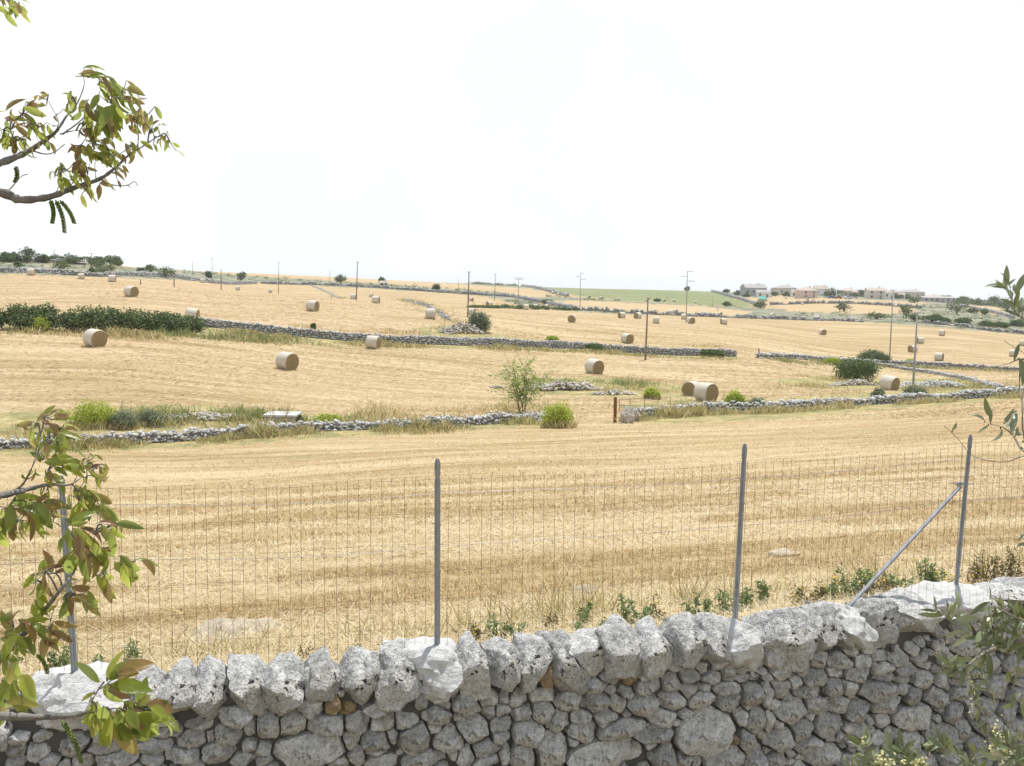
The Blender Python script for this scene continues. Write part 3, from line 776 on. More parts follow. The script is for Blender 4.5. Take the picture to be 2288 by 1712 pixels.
for h in (0.81, 1.19):
    ts = MB(); pts = []
    for xa, xb in bays:
        for u in np.linspace(0, 1, 12)[:-1]:
            x_ = xa + (xb - xa) * u
            pts.append(wall_pt(x_, -0.03, CREST - .03 + h - 0.02 * math.sin(math.pi * u) + 0.012 * math.sin(x_ * 2 + h)) - fb)
    ts.tube(pts, 0.0017, 4); ts.build('tension_wire', M_TENS, fence)

# ------------------------------------------------------------------ stubble and straw of the near field
def blades(base, hvec, width, side):
    """flat tapering blades: base (N,3), hvec (N,3) from base to tip, width (N,), side (N,3) unit"""
    w_ = (width[:, None] * side) * 0.5
    v_ = np.stack([base - w_, base + w_, base + hvec + w_ * 0.45, base + hvec - w_ * 0.45], 1)
    return v_.reshape(-1, 3)
def quads(n): return np.arange(4 * n).reshape(n, 4)
def unit(v_): return v_ / (np.linalg.norm(v_, axis=-1, keepdims=True) + 1e-9)

M_STRAW = leaf_mat('dry_straw', [(0, (0.19, 0.115, 0.048)), (0.25, (0.345, 0.232, 0.10)), (0.65, (0.49, 0.362, 0.172)), (1, (0.75, 0.63, 0.40))], 0.3, 0.7)
M_PSTRAW = leaf_mat('pale_loose_straw', [(0, (0.44, 0.33, 0.17)), (0.5, (0.66, 0.54, 0.33)), (1, (0.84, 0.76, 0.56))], 0.3, 0.6)
N = 230000
az_ = rng.uniform(-0.62, 0.62, N); d_ = np.exp(rng.uniform(math.log(7.6), math.log(58), N) * 1.0)
keep = rng.uniform(0, 1, N) < np.where(d_ > 30, 0.6, 1)
az_, d_ = az_[keep], d_[keep]
x_ = d_ * np.sin(az_); y_ = d_ * np.cos(az_)
keep = (y_ > wall_y(x_) + 0.42)
x_, y_, d_ = x_[keep], y_[keep], d_[keep]
# drilled rows: pull the stubble towards lines 0.16 m apart, swaths of loose straw every 4 m
th = R_(15); across = -x_ * math.sin(th) + y_ * math.cos(th) + 0.25 * np.sin(x_ * 0.2)
shift = (np.round(across / 0.17) * 0.17 - across) * 0.82
x_ = x_ - shift * math.sin(th); y_ = y_ + shift * math.cos(th)
z_ = gza(x_, y_)
n = len(x_)
pn_ = np.array([noise.noise(Vector((a * .10, b * .42, 2.2))) for a, b in zip(x_ * math.cos(th) + y_ * math.sin(th), across)])
sw = (np.sin(across * 2 * math.pi / 4.3 + 0.8 * np.sin(x_ * 0.15)) > 0.7) | (pn_ > 0.15) | (across < 9.4 + 1.2 * pn_)
track = np.sin((across + .12 * np.sin(x_ * .4)) * 2 * math.pi / 1.9) > .80
lying = rng.uniform(0, 1, n) < np.where(sw, 0.85, 0.48)
ang = rng.uniform(0, 2 * math.pi, n)
L = np.where(lying, rng.uniform(0.10, 0.30, n), rng.uniform(0.035, 0.10, n)) * (1 + d_ * 0.003)
up = np.where(lying, rng.uniform(0.0, 0.22, n), rng.uniform(0.85, 1.0, n))
hv = np.stack([np.cos(ang) * np.sqrt(1 - up ** 2), np.sin(ang) * np.sqrt(1 - up ** 2), up], 1) * L[:, None]
sd_ = np.stack([np.ones(n), rng.normal(0, .3, n), rng.normal(0, .2, n)], 1)
sd_[lying] = np.stack([-np.sin(ang), np.cos(ang), 0 * ang], 1)[lying]
wd = rng.uniform(0.004, 0.008, n) * np.clip(d_ / 11, 0.9, 2.6)
hv[track & ~lying] *= .35; wd = wd * np.where(track, .6, 1)
base = np.stack([x_, y_, z_ + np.where(lying, rng.uniform(0.004, 0.05, n), -0.01)], 1)
mi_ = (lying & sw).astype(np.int32)
o = link('stubble', np_mesh('stubble', blades(base, hv, wd, unit(sd_)), quads(n)), [M_STRAW, M_PSTRAW]); o.data.polygons.foreach_set('material_index', mi_)
tag(o, 'golden cut stubble and loose straw of the near field', None, None, 'stuff')

M_DSTRAW = leaf_mat('brown_straw', [(0, (0.15, 0.09, 0.035)), (1, (0.30, 0.195, 0.085))], 0.2, 0.8)
N = 90000
az_ = rng.uniform(-0.56, 0.56, N); d_ = np.exp(np.minimum(rng.uniform(math.log(56), math.log(240), N), rng.uniform(math.log(56), math.log(330), N))); x_ = d_ * np.sin(az_); y_ = d_ * np.cos(az_); z_ = gza(x_, y_)
qx, qy, _ = project(np.stack([x_, y_, z_], 1)); ok = np.ones(N, bool)
for p_ in WEEDY: ok &= ~inside(qx, qy, p_)
x_, y_, z_, d_ = x_[ok], y_[ok], z_[ok], d_[ok]; n = len(x_)
pn_ = np.array([noise.noise(Vector((a * .05, b * .16, 7.1))) for a, b in zip(x_, y_)])
ang = rng.normal(0.05, .5, n); L = rng.uniform(.12, .5, n) * np.minimum(d_, 130) / 100
hv = np.stack([np.cos(ang) * L, np.sin(ang) * L, rng.uniform(-.01, .03, n)], 1); sd_ = np.stack([-np.sin(ang) * .8, np.cos(ang) * .8, .6 + 0 * ang], 1)
mi_ = np.where(rng.uniform(-.5, .5, n) + pn_ * 1.1 > 0.05, 1, np.where(rng.uniform(0, 1, n) < .86, 0, 2)).astype(np.int32)
o = link('scattered_straw', np_mesh('scattered_straw', blades(np.stack([x_, y_, z_ + .03], 1), hv, rng.uniform(.018, .045, n) * np.minimum(d_, 130) / 80, unit(sd_)), quads(n)), [M_STRAW, M_PSTRAW, M_DSTRAW]); o.data.polygons.foreach_set('material_index', mi_)
tag(o, 'loose straw scattered over the middle and far stubble fields', None, None, 'stuff')

# ------------------------------------------------------------------ weeds along the walls (uncountable)
M_DRY = leaf_mat('dry_weeds', [(0, (0.20, 0.155, 0.075)), (0.35, (0.38, 0.30, 0.155)), (0.7, (0.52, 0.44, 0.25)), (1, (0.74, 0.67, 0.48))], 0.45, 0.7)
M_GRN = leaf_mat('green_weeds', [(0, (0.12, 0.15, 0.06)), (0.5, (0.21, 0.24, 0.10)), (1, (0.36, 0.37, 0.20))], 0.45, 0.65)
def weed_strip(bag, pts_px, n_, spread, hgt, wdt, dens_noise=0.22):
    n_ = int(n_ * 0.7); hgt *= 0.72
    pts = [H(a, b) for a, b in pts_px]; pl, L = resample(pts, 0.5)
    k = rng.integers(0, len(pl), n_); q = pl[k] + rng.normal(0, spread, (n_, 3)) * np.array((1, 1, 0))
    cl = np.array([noise.noise(Vector((p[0] * dens_noise, p[1] * dens_noise, 3.3))) for p in q])
    kp = rng.uniform(-.25, .5, n_) < cl; q = q[kp]; cl = cl[kp]; n_ = len(q)
    q[:, 2] = gza(q[:, 0], q[:, 1]) - 0.02
    h2_ = np.array([noise.noise(Vector((p[0] * dens_noise * 5, p[1] * dens_noise * 5, 9.3))) for p in q])
    h_ = hgt * rng.uniform(0.3, 1.05, n_) * np.clip(.75 + 1.3 * h2_, .3, 1.6) * (0.75 + 0.9 * np.clip(cl + .2, 0, 1))
    le = rng.normal(0, 0.6, (n_, 2))
    hv = np.stack([le[:, 0] * h_, le[:, 1] * h_, h_], 1)
    a_ = rng.uniform(0, math.pi, n_); sd_ = np.stack([np.cos(a_), np.sin(a_) * .5, 0 * a_], 1)
    bag.append(blades(q, hv, wdt * rng.uniform(0.5, 1.3, n_), sd_))
dry, grn = [], []
W4 = [(-160, 1012), (0, 1003), (68, 999), (156, 994), (234, 990), (377, 984), (572, 973), (754, 962), (949, 955), (1144, 945), (1235, 934)]
W5 = [(1412, 936), (1480, 930), (1560, 922), (1640, 919), (1716, 919), (1872, 908), (2020, 899), (2132, 893), (2288, 884), (2420, 876)]
W1 = [(445, 728), (520, 736), (640, 749), (760, 760), (850, 766), (1000, 770), (1144, 774), (1300, 781), (1442, 790), (1560, 795), (1642, 798)]
W2 = [(1693, 800), (1760, 802), (1830, 806), (1910, 812), (1987, 815), (2060, 816), (2106, 819), (2180, 824), (2288, 829), (2400, 833)]
W3 = [(1937, 812), (2000, 823), (2060, 832), (2110, 840), (2170, 852), (2235, 870)]
sh = lambda pl, dy: [(a, b + dy) for a, b in pl]
weed_strip(dry, sh(W4, 5), 42000, 0.45, 0.66, 0.04); weed_strip(grn, sh(W4, 4), 16000, 0.45, 0.62, 0.045); weed_strip(dry, sh(W4, -10), 12000, 0.5, 0.7, 0.05); weed_strip(dry, sh(W4, 12), 5000, 0.6, 0.4, 0.05); weed_strip(dry, sh(W4, -30), 9000, 1.3, 0.6, 0.05)
weed_strip(grn, [(120, 955), (200, 948), (320, 940), (480, 932), (640, 935), (760, 945)], 9000, 1.2, 0.75, 0.055)
weed_strip(grn, sh(W4, 2), 2600, 0.5, 0.6, 0.05); weed_strip(dry, [(0, 960), (150, 950), (330, 945)], 6000, 1.6, 0.6, 0.05)
weed_strip(dry, sh(W5, 5), 36000, 0.5, 0.75, 0.045); weed_strip(dry, sh(W5, -22), 5000, 1.4, 0.55, 0.055); weed_strip(grn, sh(W5, 4), 9000, 0.5, 0.6, 0.05)
weed_strip(dry, [(1170, 872), (1290, 868), (1380, 872), (1450, 876), (1530, 880)], 9000, 1.3, 0.7, 0.06); weed_strip(grn, [(1150, 860), (1280, 856), (1400, 862), (1500, 860)], 4000, 1.6, 0.55, 0.06)
weed_strip(dry, [(1720, 868), (1850, 866), (1950, 868), (2100, 870)], 7000, 1.6, 0.6, 0.06); weed_strip(dry, [(1800, 842), (1860, 852), (1900, 856)], 1500, 1, 0.7, .06)
weed_strip(dry, sh(W1, 6), 26000, 0.9, 0.6, 0.09, .12); weed_strip(dry, sh(W1, -22), 8000, 1.6, 0.55, 0.09, .12); weed_strip(grn, sh(W1, 5), 5000, 0.9, 0.6, 0.09, .12)
weed_strip(dry, [(-40, 742), (200, 748), (430, 756), (600, 766)], 9000, 1.6, 0.8, 0.09, .15); weed_strip(grn, [(-40, 738), (200, 743), (420, 752), (640, 764), (720, 772)], 8000, 1.4, 0.9, 0.1, .12)
weed_strip(dry, [(1000, 768 - 30), (1150, 758), (1330, 768)], 4000, 1.5, 0.8, 0.09, .12)
weed_strip(dry, sh(W2, 4), 9000, 1.2, 0.6, 0.1, .1); weed_strip(grn, sh(W2, 5), 9000, 1.5, 0.7, 0.1, .1); weed_strip(dry, sh(W3, 4), 4000, 1.0, 0.6, 0.08, .12); weed_strip(grn, sh(W3, 8), 4000, 1.4, 0.5, 0.08, .12)
weed_strip(grn, [(908, 670), (950, 685), (985, 702), (1015, 722)], 3000, 1.4, 0.8, 0.12, .1); weed_strip(dry, [(905, 670), (950, 684), (985, 700), (1020, 728)], 5000, 1.8, 0.9, 0.12, .1)
weed_strip(dry, [(684, 636), (710, 645), (740, 658), (768, 668)], 1800, 1.2, 0.9, 0.16, .06)
for bag, nm, mt, lb in ((dry, 'dry_grass', M_DRY, 'dry yellow weeds and grass along the field walls'), (grn, 'green_weeds', M_GRN, 'low green weeds along the field walls')):
    vv = np.concatenate(bag); o = link(nm, np_mesh(nm, vv, quads(len(vv) // 4)), mt); tag(o, lb, None, None, 'stuff')

# ------------------------------------------------------------------ field walls and heaps built of loose stones
M_FSTONE = stone_mat('field_stone', (0.52, 0.515, 0.505), (0.28, 0.28, 0.275), (0.68, 0.675, 0.66), 0.3, 0.5)
M_FDUST = stone_mat('dusty_rock', (0.40, 0.335, 0.25), (0.27, 0.22, 0.15), (0.5, 0.44, 0.35), 0.1, 1)
M_FPALE = stone_mat('pale_field_stone', (0.46, 0.42, 0.36), (0.2, 0.18, 0.15), (0.58, 0.54, 0.48), 0.3, 0.5)
_b = bmesh.new(); bmesh.ops.create_icosphere(_b, subdivisions=2, radius=1); ICO2 = np.array([q.co[:] for q in _b.verts]); ICO2F = np.array([[q.index for q in f.verts] for f in _b.faces]); _b.free()
_b = bmesh.new(); bmesh.ops.create_icosphere(_b, subdivisions=1, radius=1); ICO1 = np.array([q.co[:] for q in _b.verts]); ICO1F = np.array([[q.index for q in f.verts] for f in _b.faces]); _b.free()
def variants(base, n_, fac):
    out = []
    for k in range(n_):
        q = base.copy()
        for _ in range(7):
            nn = rng.normal(0, 1, 3); nn /= np.linalg.norm(nn); e = q @ nn - rng.uniform(0.5, 0.9); q = q - np.where(e > 0, e, 0)[:, None] * nn
        out.append(q * (1 + rng.normal(0, fac, (len(q), 1))))
    return out
VAR1, VAR2 = variants(ICO1, 14, 0.05), variants(ICO2, 14, 0.03)
def stones_mesh(name, pos, size, mat, fine=False, parent=None, flat=0.75, org=(0, 0, 0)):
    var, fc = (VAR2, ICO2F) if fine else (VAR1, ICO1F)
    vv, ff = [], []; nv = len(var[0])
    for i, (p_, s_) in enumerate(zip(pos, size)):
        q = var[i % len(var)] * np.array((s_ * rng.uniform(.85, 1.3), s_ * rng.uniform(.8, 1.2), s_ * flat * rng.uniform(.8, 1.2)))
        a, b = rng.uniform(0, 6.28), rng.normal(0, .3)
        ca, sa, cb, sb = math.cos(a), math.sin(a), math.cos(b), math.sin(b)
        M = np.array(((ca, -sa, 0), (sa, ca, 0), (0, 0, 1))) @ np.array(((cb, 0, sb), (0, 1, 0), (-sb, 0, cb)))
        vv.append(q @ M.T + p_ - np.array(org)); ff.append(fc + i * nv)
    return link(name, np_mesh(name, np.concatenate(vv), np.concatenate(ff)), mat, parent)
def field_wall(px_pts, h, th, st, label, mat, dy=0, ragged=0.25, fine=False):
    pts = [H(a, b + dy) for a, b in px_pts]
    pl, L = resample(smooth_path(pts, 4), st * 1.45)
    org = pl[len(pl) // 2].copy()
    root = empty('field_wall', org, label, 'stone wall', 'dry stone walls dividing the fields')
    pos, siz = [], []
    mbc = MB(); vv = []; fs = []
    for i in range(len(pl)):
        t_ = pl[min(i + 1, len(pl) - 1)] - pl[max(i - 1, 0)]; t_[2] = 0; t_ /= np.linalg.norm(t_) + 1e-9
        n_ = np.array((-t_[1], t_[0], 0)); 
        b_ = pl[i]; z0 = gv(b_[0], b_[1])
        hh = h * (1 + ragged * (noise.noise(Vector((b_[0] * .35, b_[1] * .35, 1.7))) + 0.4 * rng.normal()))
        rows = max(1, int(round(hh / (st * 1.3))))
        for k in range(rows):
            zz = z0 + st * 0.55 + k * (hh - st * 0.6) / max(1, rows - 1) if rows > 1 else z0 + st * .5
            wdt = th / 2 * (1 - 0.3 * k / max(1, rows))
            for sgn in ((-1, 1) if k < rows - 1 else (-1, 0, 1)):
                pos.append((b_[0] + n_[0] * sgn * wdt + t_[0] * rng.normal(0, st * .25), b_[1] + n_[1] * sgn * wdt + t_[1] * rng.normal(0, st * .25), zz + rng.normal(0, st * .3)))
                siz.append(st * rng.choice((.5, .7, .85, 1.0, 1.25)) * rng.uniform(.85, 1.1))
        for sgn, dz in ((-1, -.3), (1, -.3), (.7, hh - st * .6), (-.7, hh - st * .6)):
            vv.append(np.array((b_[0] + n_[0] * sgn * wdt * .8, b_[1] + n_[1] * sgn * wdt * .8, z0 + dz)) - org)
    for i in range(len(pl) - 1):
        for k in range(4): fs.append((i * 4 + k, i * 4 + (k + 1) % 4, (i + 1) * 4 + (k + 1) % 4, (i + 1) * 4 + k))
    fs += [(3, 2, 1, 0), tuple(range((len(pl) - 1) * 4, len(pl) * 4))]
    mbc.add(vv, fs); mbc.build('light_blocking_core', M_FCORE, root)  # box added inside so no light passes between the stones
    stones_mesh('stonework', pos, siz, mat, fine, root, 0.72, org)
    return root
field_wall(W4, 0.42, 0.6, 0.115, 'low tumbled pale wall half hidden by weeds between the near and the middle field', M_FSTONE, 0, 0.35, True)
field_wall(W5, 0.5, 0.5, 0.125, 'low grey wall running away from the white gate stone to the picture edge', M_FSTONE, 0, 0.3, True)
field_wall(W1, 0.86, 0.6, 0.15, 'long grey wall crossing the fields behind the two middle bales', M_FSTONE, 0, 0.12)
field_wall(W2, 0.62, 0.6, 0.2, 'grey wall beyond the gap, passing the dark thicket and the tall grey pole', M_FSTONE, 0, 0.15)
field_wall(W3, 0.42, 0.5, 0.14, 'low wall slanting down towards the viewer right of the dark green bush', M_FSTONE, 0, 0.25)

# ------------------------------------------------------------------ round straw bales
g = G('net_wrapped_straw'); v = g.obj(); sxyz = g.n('SeparateXYZ', {0: v})
wv = g.n('TexNoise', {'Vector': g.mapping(v, (0, 0, 0), (26, 1.5, 1.5)), 'Scale': 1.0, 'Detail': 4}).outputs[0]
n1 = g.noise(v, 4, 5, 0.7); n2 = g.noise(v, 22, 3)
g.color(g.mix(g.mr(n1, 0.52, 0.72, 0, 0.6), g.ramp(g.math('ADD', g.math('MULTIPLY', wv, 0.5), g.math('MULTIPLY', n2, 0.5)), [(0.3, (0.44, 0.385, 0.30)), (0.5, (0.56, 0.51, 0.425)), (0.7, (0.66, 0.62, 0.55))]), (0.46, 0.38, 0.265)))
g.rough(0.75); g.bump(g.math('ADD', wv, n2), 0.6, 0.04); M_NET = g.mat
g = G('straw_bale_end'); v = g.obj(); q_ = g.n('SeparateXYZ', {0: v})
rad = g.n('VectorMath', {0: g.mapping(v, (0, 0, 0), (0, 1, 1))}, operation='LENGTH').outputs['Value']
an = g.math('ARCTAN2', q_.outputs[1], q_.outputs[2])
n1 = g.noise(v, 6, 5, 0.7); n2 = g.noise(v, 30, 4, 0.7)
spiral = g.math('SINE', g.math('ADD', g.math('ADD', g.math('MULTIPLY', rad, 48), an), g.math('MULTIPLY', n1, 9)))
val = g.math('ADD', g.math('MULTIPLY', n2, 0.7), g.math('MULTIPLY', g.math('ADD', spiral, 1), 0.13))
g.color(g.mix(g.mr(rad, 0.1, 0.75, 0.25, 0), g.ramp(val, [(0.28, (0.13, 0.09, 0.04)), (0.48, (0.30, 0.225, 0.115)), (0.62, (0.40, 0.315, 0.175)), (0.8, (0.54, 0.45, 0.29))]), (0.19, 0.135, 0.06)))
g.rough(0.95); g.bump(val, 0.9, 0.06); M_END = g.mat
BR, BL = 0.75, 1.22
def roll_side(nk, nl, seed):
    r = random.Random(seed); off = r.uniform(0, 50); vv, ff = [], []
    xs_ = [-.5, -.485, -.45] + list(np.linspace(-.4, .4, nl)) + [.45, .485, .5]
    for x in xs_:
        e = 1 - 0.05 * max(0, (abs(x) - .4) / .1) ** 2
        for k in range(nk):
            th = 2 * math.pi * k / nk
            rr_ = BR * e * (1 + 0.022 * noise.noise(Vector((x * 3 + off, 2 * math.cos(th), 2 * math.sin(th)))))
            y, z = rr_ * math.sin(th), rr_ * math.cos(th)
            if z < -0.66: z = -0.66 - (z + 0.66) * -0.35
            vv.append((x * BL, y, z))
    m_ = len(xs_)
    for i in range(m_ - 1):
        for k in range(nk): ff.append((i * nk + k, i * nk + (k + 1) % nk, (i + 1) * nk + (k + 1) % nk, (i + 1) * nk + k))
    return vv, ff
def roll_end(sgn, nk, seed):
    r = random.Random(seed); off = r.uniform(0, 50); vv, ff = [], []
    rr_ = [0.99, .93, .8, .6, .4, .2, .05]
    for q in rr_:
        for k in range(nk):
            th = 2 * math.pi * k / nk
            y, z = BR * .955 * q * math.sin(th), BR * .955 * q * math.cos(th)
            if z < -0.66: z = -0.66 - (z + 0.66) * -0.35
            vv.append((sgn * (BL / 2 - .012 + 0.035 * (1 - q ** 6) + 0.02 * noise.noise(Vector((y * 5 + off, z * 5, 0)))), y, z))
    for i in range(len(rr_) - 1):
        for k in range(nk): ff.append((i * nk + k, i * nk + (k + 1) % nk, (i + 1) * nk + (k + 1) % nk, (i + 1) * nk + k))
    ff.append(tuple((len(rr_) - 1) * nk + k for k in range(nk)))
    return vv, [f[::-1] for f in ff] if sgn > 0 else ff
# near bales: root, wrapped roll, two straw ends
bale = empty('straw_bale', (0, 0, 0), '', 'bale')
mb = MB(); mb.add(*roll_side(40, 9, 1)); mb.build('wrapped_roll', M_NET, bale, True).location = (0, 0, BR - .09)
for sg in (-1, 1):
    mb = MB(); mb.add(*roll_end(sg, 40, 5 + sg)); mb.build('straw_end', M_END, bale, True).location = (0, 0, BR - .09)
mb = MB(); a, b = roll_side(20, 3, 3); mb.add(a, b, 0)
for sg in (-1, 1):
    a, b = roll_end(sg, 20, 8 + sg); mb.add(a, b, 1)
mb.v = [(q[0], q[1], q[2] + BR - .09) for q in mb.v]
far_bale = mb.build('straw_bale', [M_NET, M_END], None, True)
def copy_tree(o, parent=None):
    c = o.copy(); C.objects.link(c)
    if parent is not None: c.parent = parent; c.matrix_parent_inverse = o.matrix_parent_inverse
    for ch in list(o.children):
        if ch.name != c.name: copy_tree(ch, c)
    return c
BG = 'round straw bales lying in the stubble fields'
# pixel x, pixel y of the foot, pixel diameter, turn of the axis (deg, 0 = across the view, + = right end towards us), tilt, label
BALES = [
 (212,775,40,58,5,'wrapped bale near the hedge with its brown end turned towards us'),
 (428,717,29,18,8,'bale half sunk behind the right end of the long hedge'),
 (293,664,25,48,3,'bale alone on the hill field above the hedge'),
 (251,632,17,10,0,'rightmost of the three pale bales on the hill crest, below the greyish bush'),
 (182,625,14,8,0,'middle one of the three pale bales on the hill crest by the road wall'),
 (70,617,17,12,0,'leftmost of the three pale bales on the hill crest by the road wall'),
 (698,696,25,28,4,'bale on the hill field left of centre, end slightly shown to the right'),
 (962,714,24,2,0,'squarish side-on bale at the foot of the hill field near the stone heap'),
 (833,780,30,20,4,'bale standing in front of the long grey wall, side on'),
 (641,826,40,48,4,'large bale in the open middle field left of centre with round end shown'),
 (1327,835,34,50,5,'bale in the open middle field right of centre, below the leaning wooden pole'),
 (1401,768,23,52,4,'bale just behind the long grey wall, right part'),
 (1545,886,34,118,0,'rear bale of the touching pair, mostly hidden by the front one'),
 (1577,897,43,42,0,'front bale of the touching pair, the largest bale in view'),
 (1985,874,35,32,7,'tilted bale with stones at its foot between the dark bush and a pole'),
]
FARB = [
 (789,669,13,10,'bale touching the foot of the tall thin pole on the hill'), (840,678,18,15,'nearer bale of the close pair right of the hill pole'),
 (829,664,9,20,'small bale just behind another one right of the hill pole'), (452,632,10,0,'small bale at the foot of the far crossarm pole in the pale stubble strip'),
 (490,632,9,30,'small bale beside the short brown post in the pale strip'), (531,649,10,10,'lone small bale in the pale stubble strip left of the tall pole'),
 (604,654,9,5,'small bale just left of the tall pole in the pale strip'), (1053,673,9,30,'small bale beside the pole shaft above the round bush'),
 (1054,704,14,20,'bale partly hidden behind the round olive bush and the pole'), (1093,686,13,-35,'bale at the left end of the dark low hedge line'),
 (1175,692,13,-12,'bale in front of the dark low hedge line, right of the twin-armed pole'), (1196,689,9,0,'small dim bale behind the dark low hedge line'),
 (1188,671,8,40,'small bale in the scrub beyond the dark low hedge line'), (1222,689,7,20,'tiny bale near the right end of the dark low hedge'),
 (1289,693,10,-50,'bale hiding behind the foot of the three-armed pole left of the green field'), (1278,720,18,98,'bale with its brown round end facing us in the wide right field'),
 (1389,711,15,-28,'left bale of the two side by side in the wide right field'), (1425,712,15,-48,'right bale of the two side by side in the wide right field'),
 (1466,723,16,2,'side-on bale between the leaning wooden pole and the three-armed pole'), (1528,714,13,10,'bale left of the three-armed pole foot'),
 (1544,723,15,62,'bale right of the three-armed pole foot with end turned to us'), (1617,725,15,-15,'bale alone to the right of the three-armed pole'),
 (1509,701,10,40,'bigger bale of the two touching ones behind the field wall'), (1497,702,7,0,'small bale touching a bigger one behind the field wall'),
 (1571,705,11,0,'bale on the line of the far field wall, right of the touching two'), (1608,707,10,40,'bale half hidden by the far field wall'),
 (1725,710,11,20,'bale at the field edge below the pink house'), (1825,716,12,5,'bale near the far edge of the right field below the village'),
 (1838,749,14,62,'bale with end shown in the middle of the right field'), (2104,750,14,8,'white lit bale alone on the far right slope'),
 (2056,767,15,-20,'bale touching the pole shaft on its right side'), (2039,787,17,-45,'bale crossed by the pole shaft, lower one of two'),
 (2098,806,19,15,'bale half hidden behind the right grey wall'), (2262,797,16,5,'bale behind the olive leaves at the right edge'),
 (2285,773,14,10,'bale cut by the right edge of the picture'), (2045,715,11,20,'bale at the field edge behind the pole top'),
 (1235,657,6,0,'first of the tiny bales along the wall left of the green field'), (1248,660,6,20,'second of the tiny bales along the wall left of the green field'),
 (1261,662,6,0,'third of the tiny bales along the wall left of the green field'), (1316,667,6.5,60,'tiny bale at the green field foot just right of the two-armed pole'),
 (1345,668,6,40,'right one of two tiny bales touching at the green field foot'), (1340,667,5.5,0,'left one of two tiny bales touching at the green field foot'),
 (1383,671,6,0,'tiny bale at the green field foot halfway between two poles'), (1444,673,5.5,0,'tiny bale behind the top of the leaning wooden pole'),
 (1484,674,6,50,'tiny bale at the green field foot left of the three-armed pole'), (1506,675,6,20,'tiny bale at the green field foot nearest the three-armed pole'),
 (1554,678,6,0,'tiny bale at the green field foot right of the three-armed pole'),
 (1722,664,5.5,0,'tiny bale in the stubble below the left village houses'), (1756,668,5.5,0,'tiny bale below the pink house, left of it'),
 (1804,671,5.5,60,'tiny bale in front of the pink house, left of two'), (1818,671,5.5,0,'tiny bale in front of the pink house, right of two'),
 (1793,682,6,0,'tiny bale on the scrub edge under the pink house'), (2001,686,7,0,'small bale beside the tall right pole below the cream house'),
]
first = True
for px, py, dia, turn, tilt, lb in BALES:
    p_ = H(px, py - 1); o = bale if first else copy_tree(bale); first = False
    s_ = min(1.12, max(0.9, dia / FPX * depth_of(p_) / (2 * BR * 0.97)))
    view = math.atan2(p_[0], p_[1])
    o.location = [float(c) for c in p_ + np.array((0, 0, -0.02))]; o.rotation_euler = (0, R_(tilt), -R_(turn) - view); o.scale = (s_, s_, s_)
    tag(o, lb, 'bale', BG)
lit = []
for px, py, dia, turn, tilt, lb in BALES:
    b_ = H(px, py - 1); m_ = 420; a_ = rng.uniform(0, 6.28, m_); q_ = np.abs(rng.normal(.62, .28, m_)); bx_ = b_[0] + np.cos(a_) * q_ * 1.1; by_ = b_[1] + np.sin(a_) * q_; an_ = rng.uniform(0, 6.28, m_); L_ = rng.uniform(.12, .4, m_)
    lit.append(blades(np.stack([bx_, by_, gza(bx_, by_) + .02], 1), np.stack([np.cos(an_) * L_, np.sin(an_) * L_, rng.uniform(0, .14, m_)], 1), rng.uniform(.02, .04, m_), unit(np.stack([-np.sin(an_), np.cos(an_), .4 + 0 * an_], 1))))
vv = np.concatenate(lit); o = link('loose_straw', np_mesh('loose_straw', vv, quads(len(vv) // 4)), M_PSTRAW); tag(o, 'loose straw lying round the nearer bales', None, None, 'stuff')
first = True
for px, py, dia, turn, lb in FARB:
    p_ = H(px, py); o = far_bale if first else far_bale.copy()
    if not first: C.objects.link(o)
    first = False
    s_ = min(1.2, max(0.85, dia / FPX * depth_of(p_) / (2 * BR * 0.97)))
    o.location = [float(c) for c in p_ + np.array((0, 0, -0.03))]; o.rotation_euler = (0, 0, -R_(turn) - math.atan2(p_[0], p_[1])); o.scale = (s_, s_, s_)
    tag(o, lb, 'bale', BG)

# ------------------------------------------------------------------ utility poles
M_WOOD = plain('weathered_pole_wood', (0.22, 0.19, 0.165), 0.85, 0.25, 2.0)
M_CONC = plain('concrete_pole', (0.33, 0.325, 0.33), 0.85, 0.15, 1.5)
M_INS = plain('porcelain', (0.55, 0.55, 0.52), 0.3, 0.1, 5)
PG = 'utility poles crossing the fields'
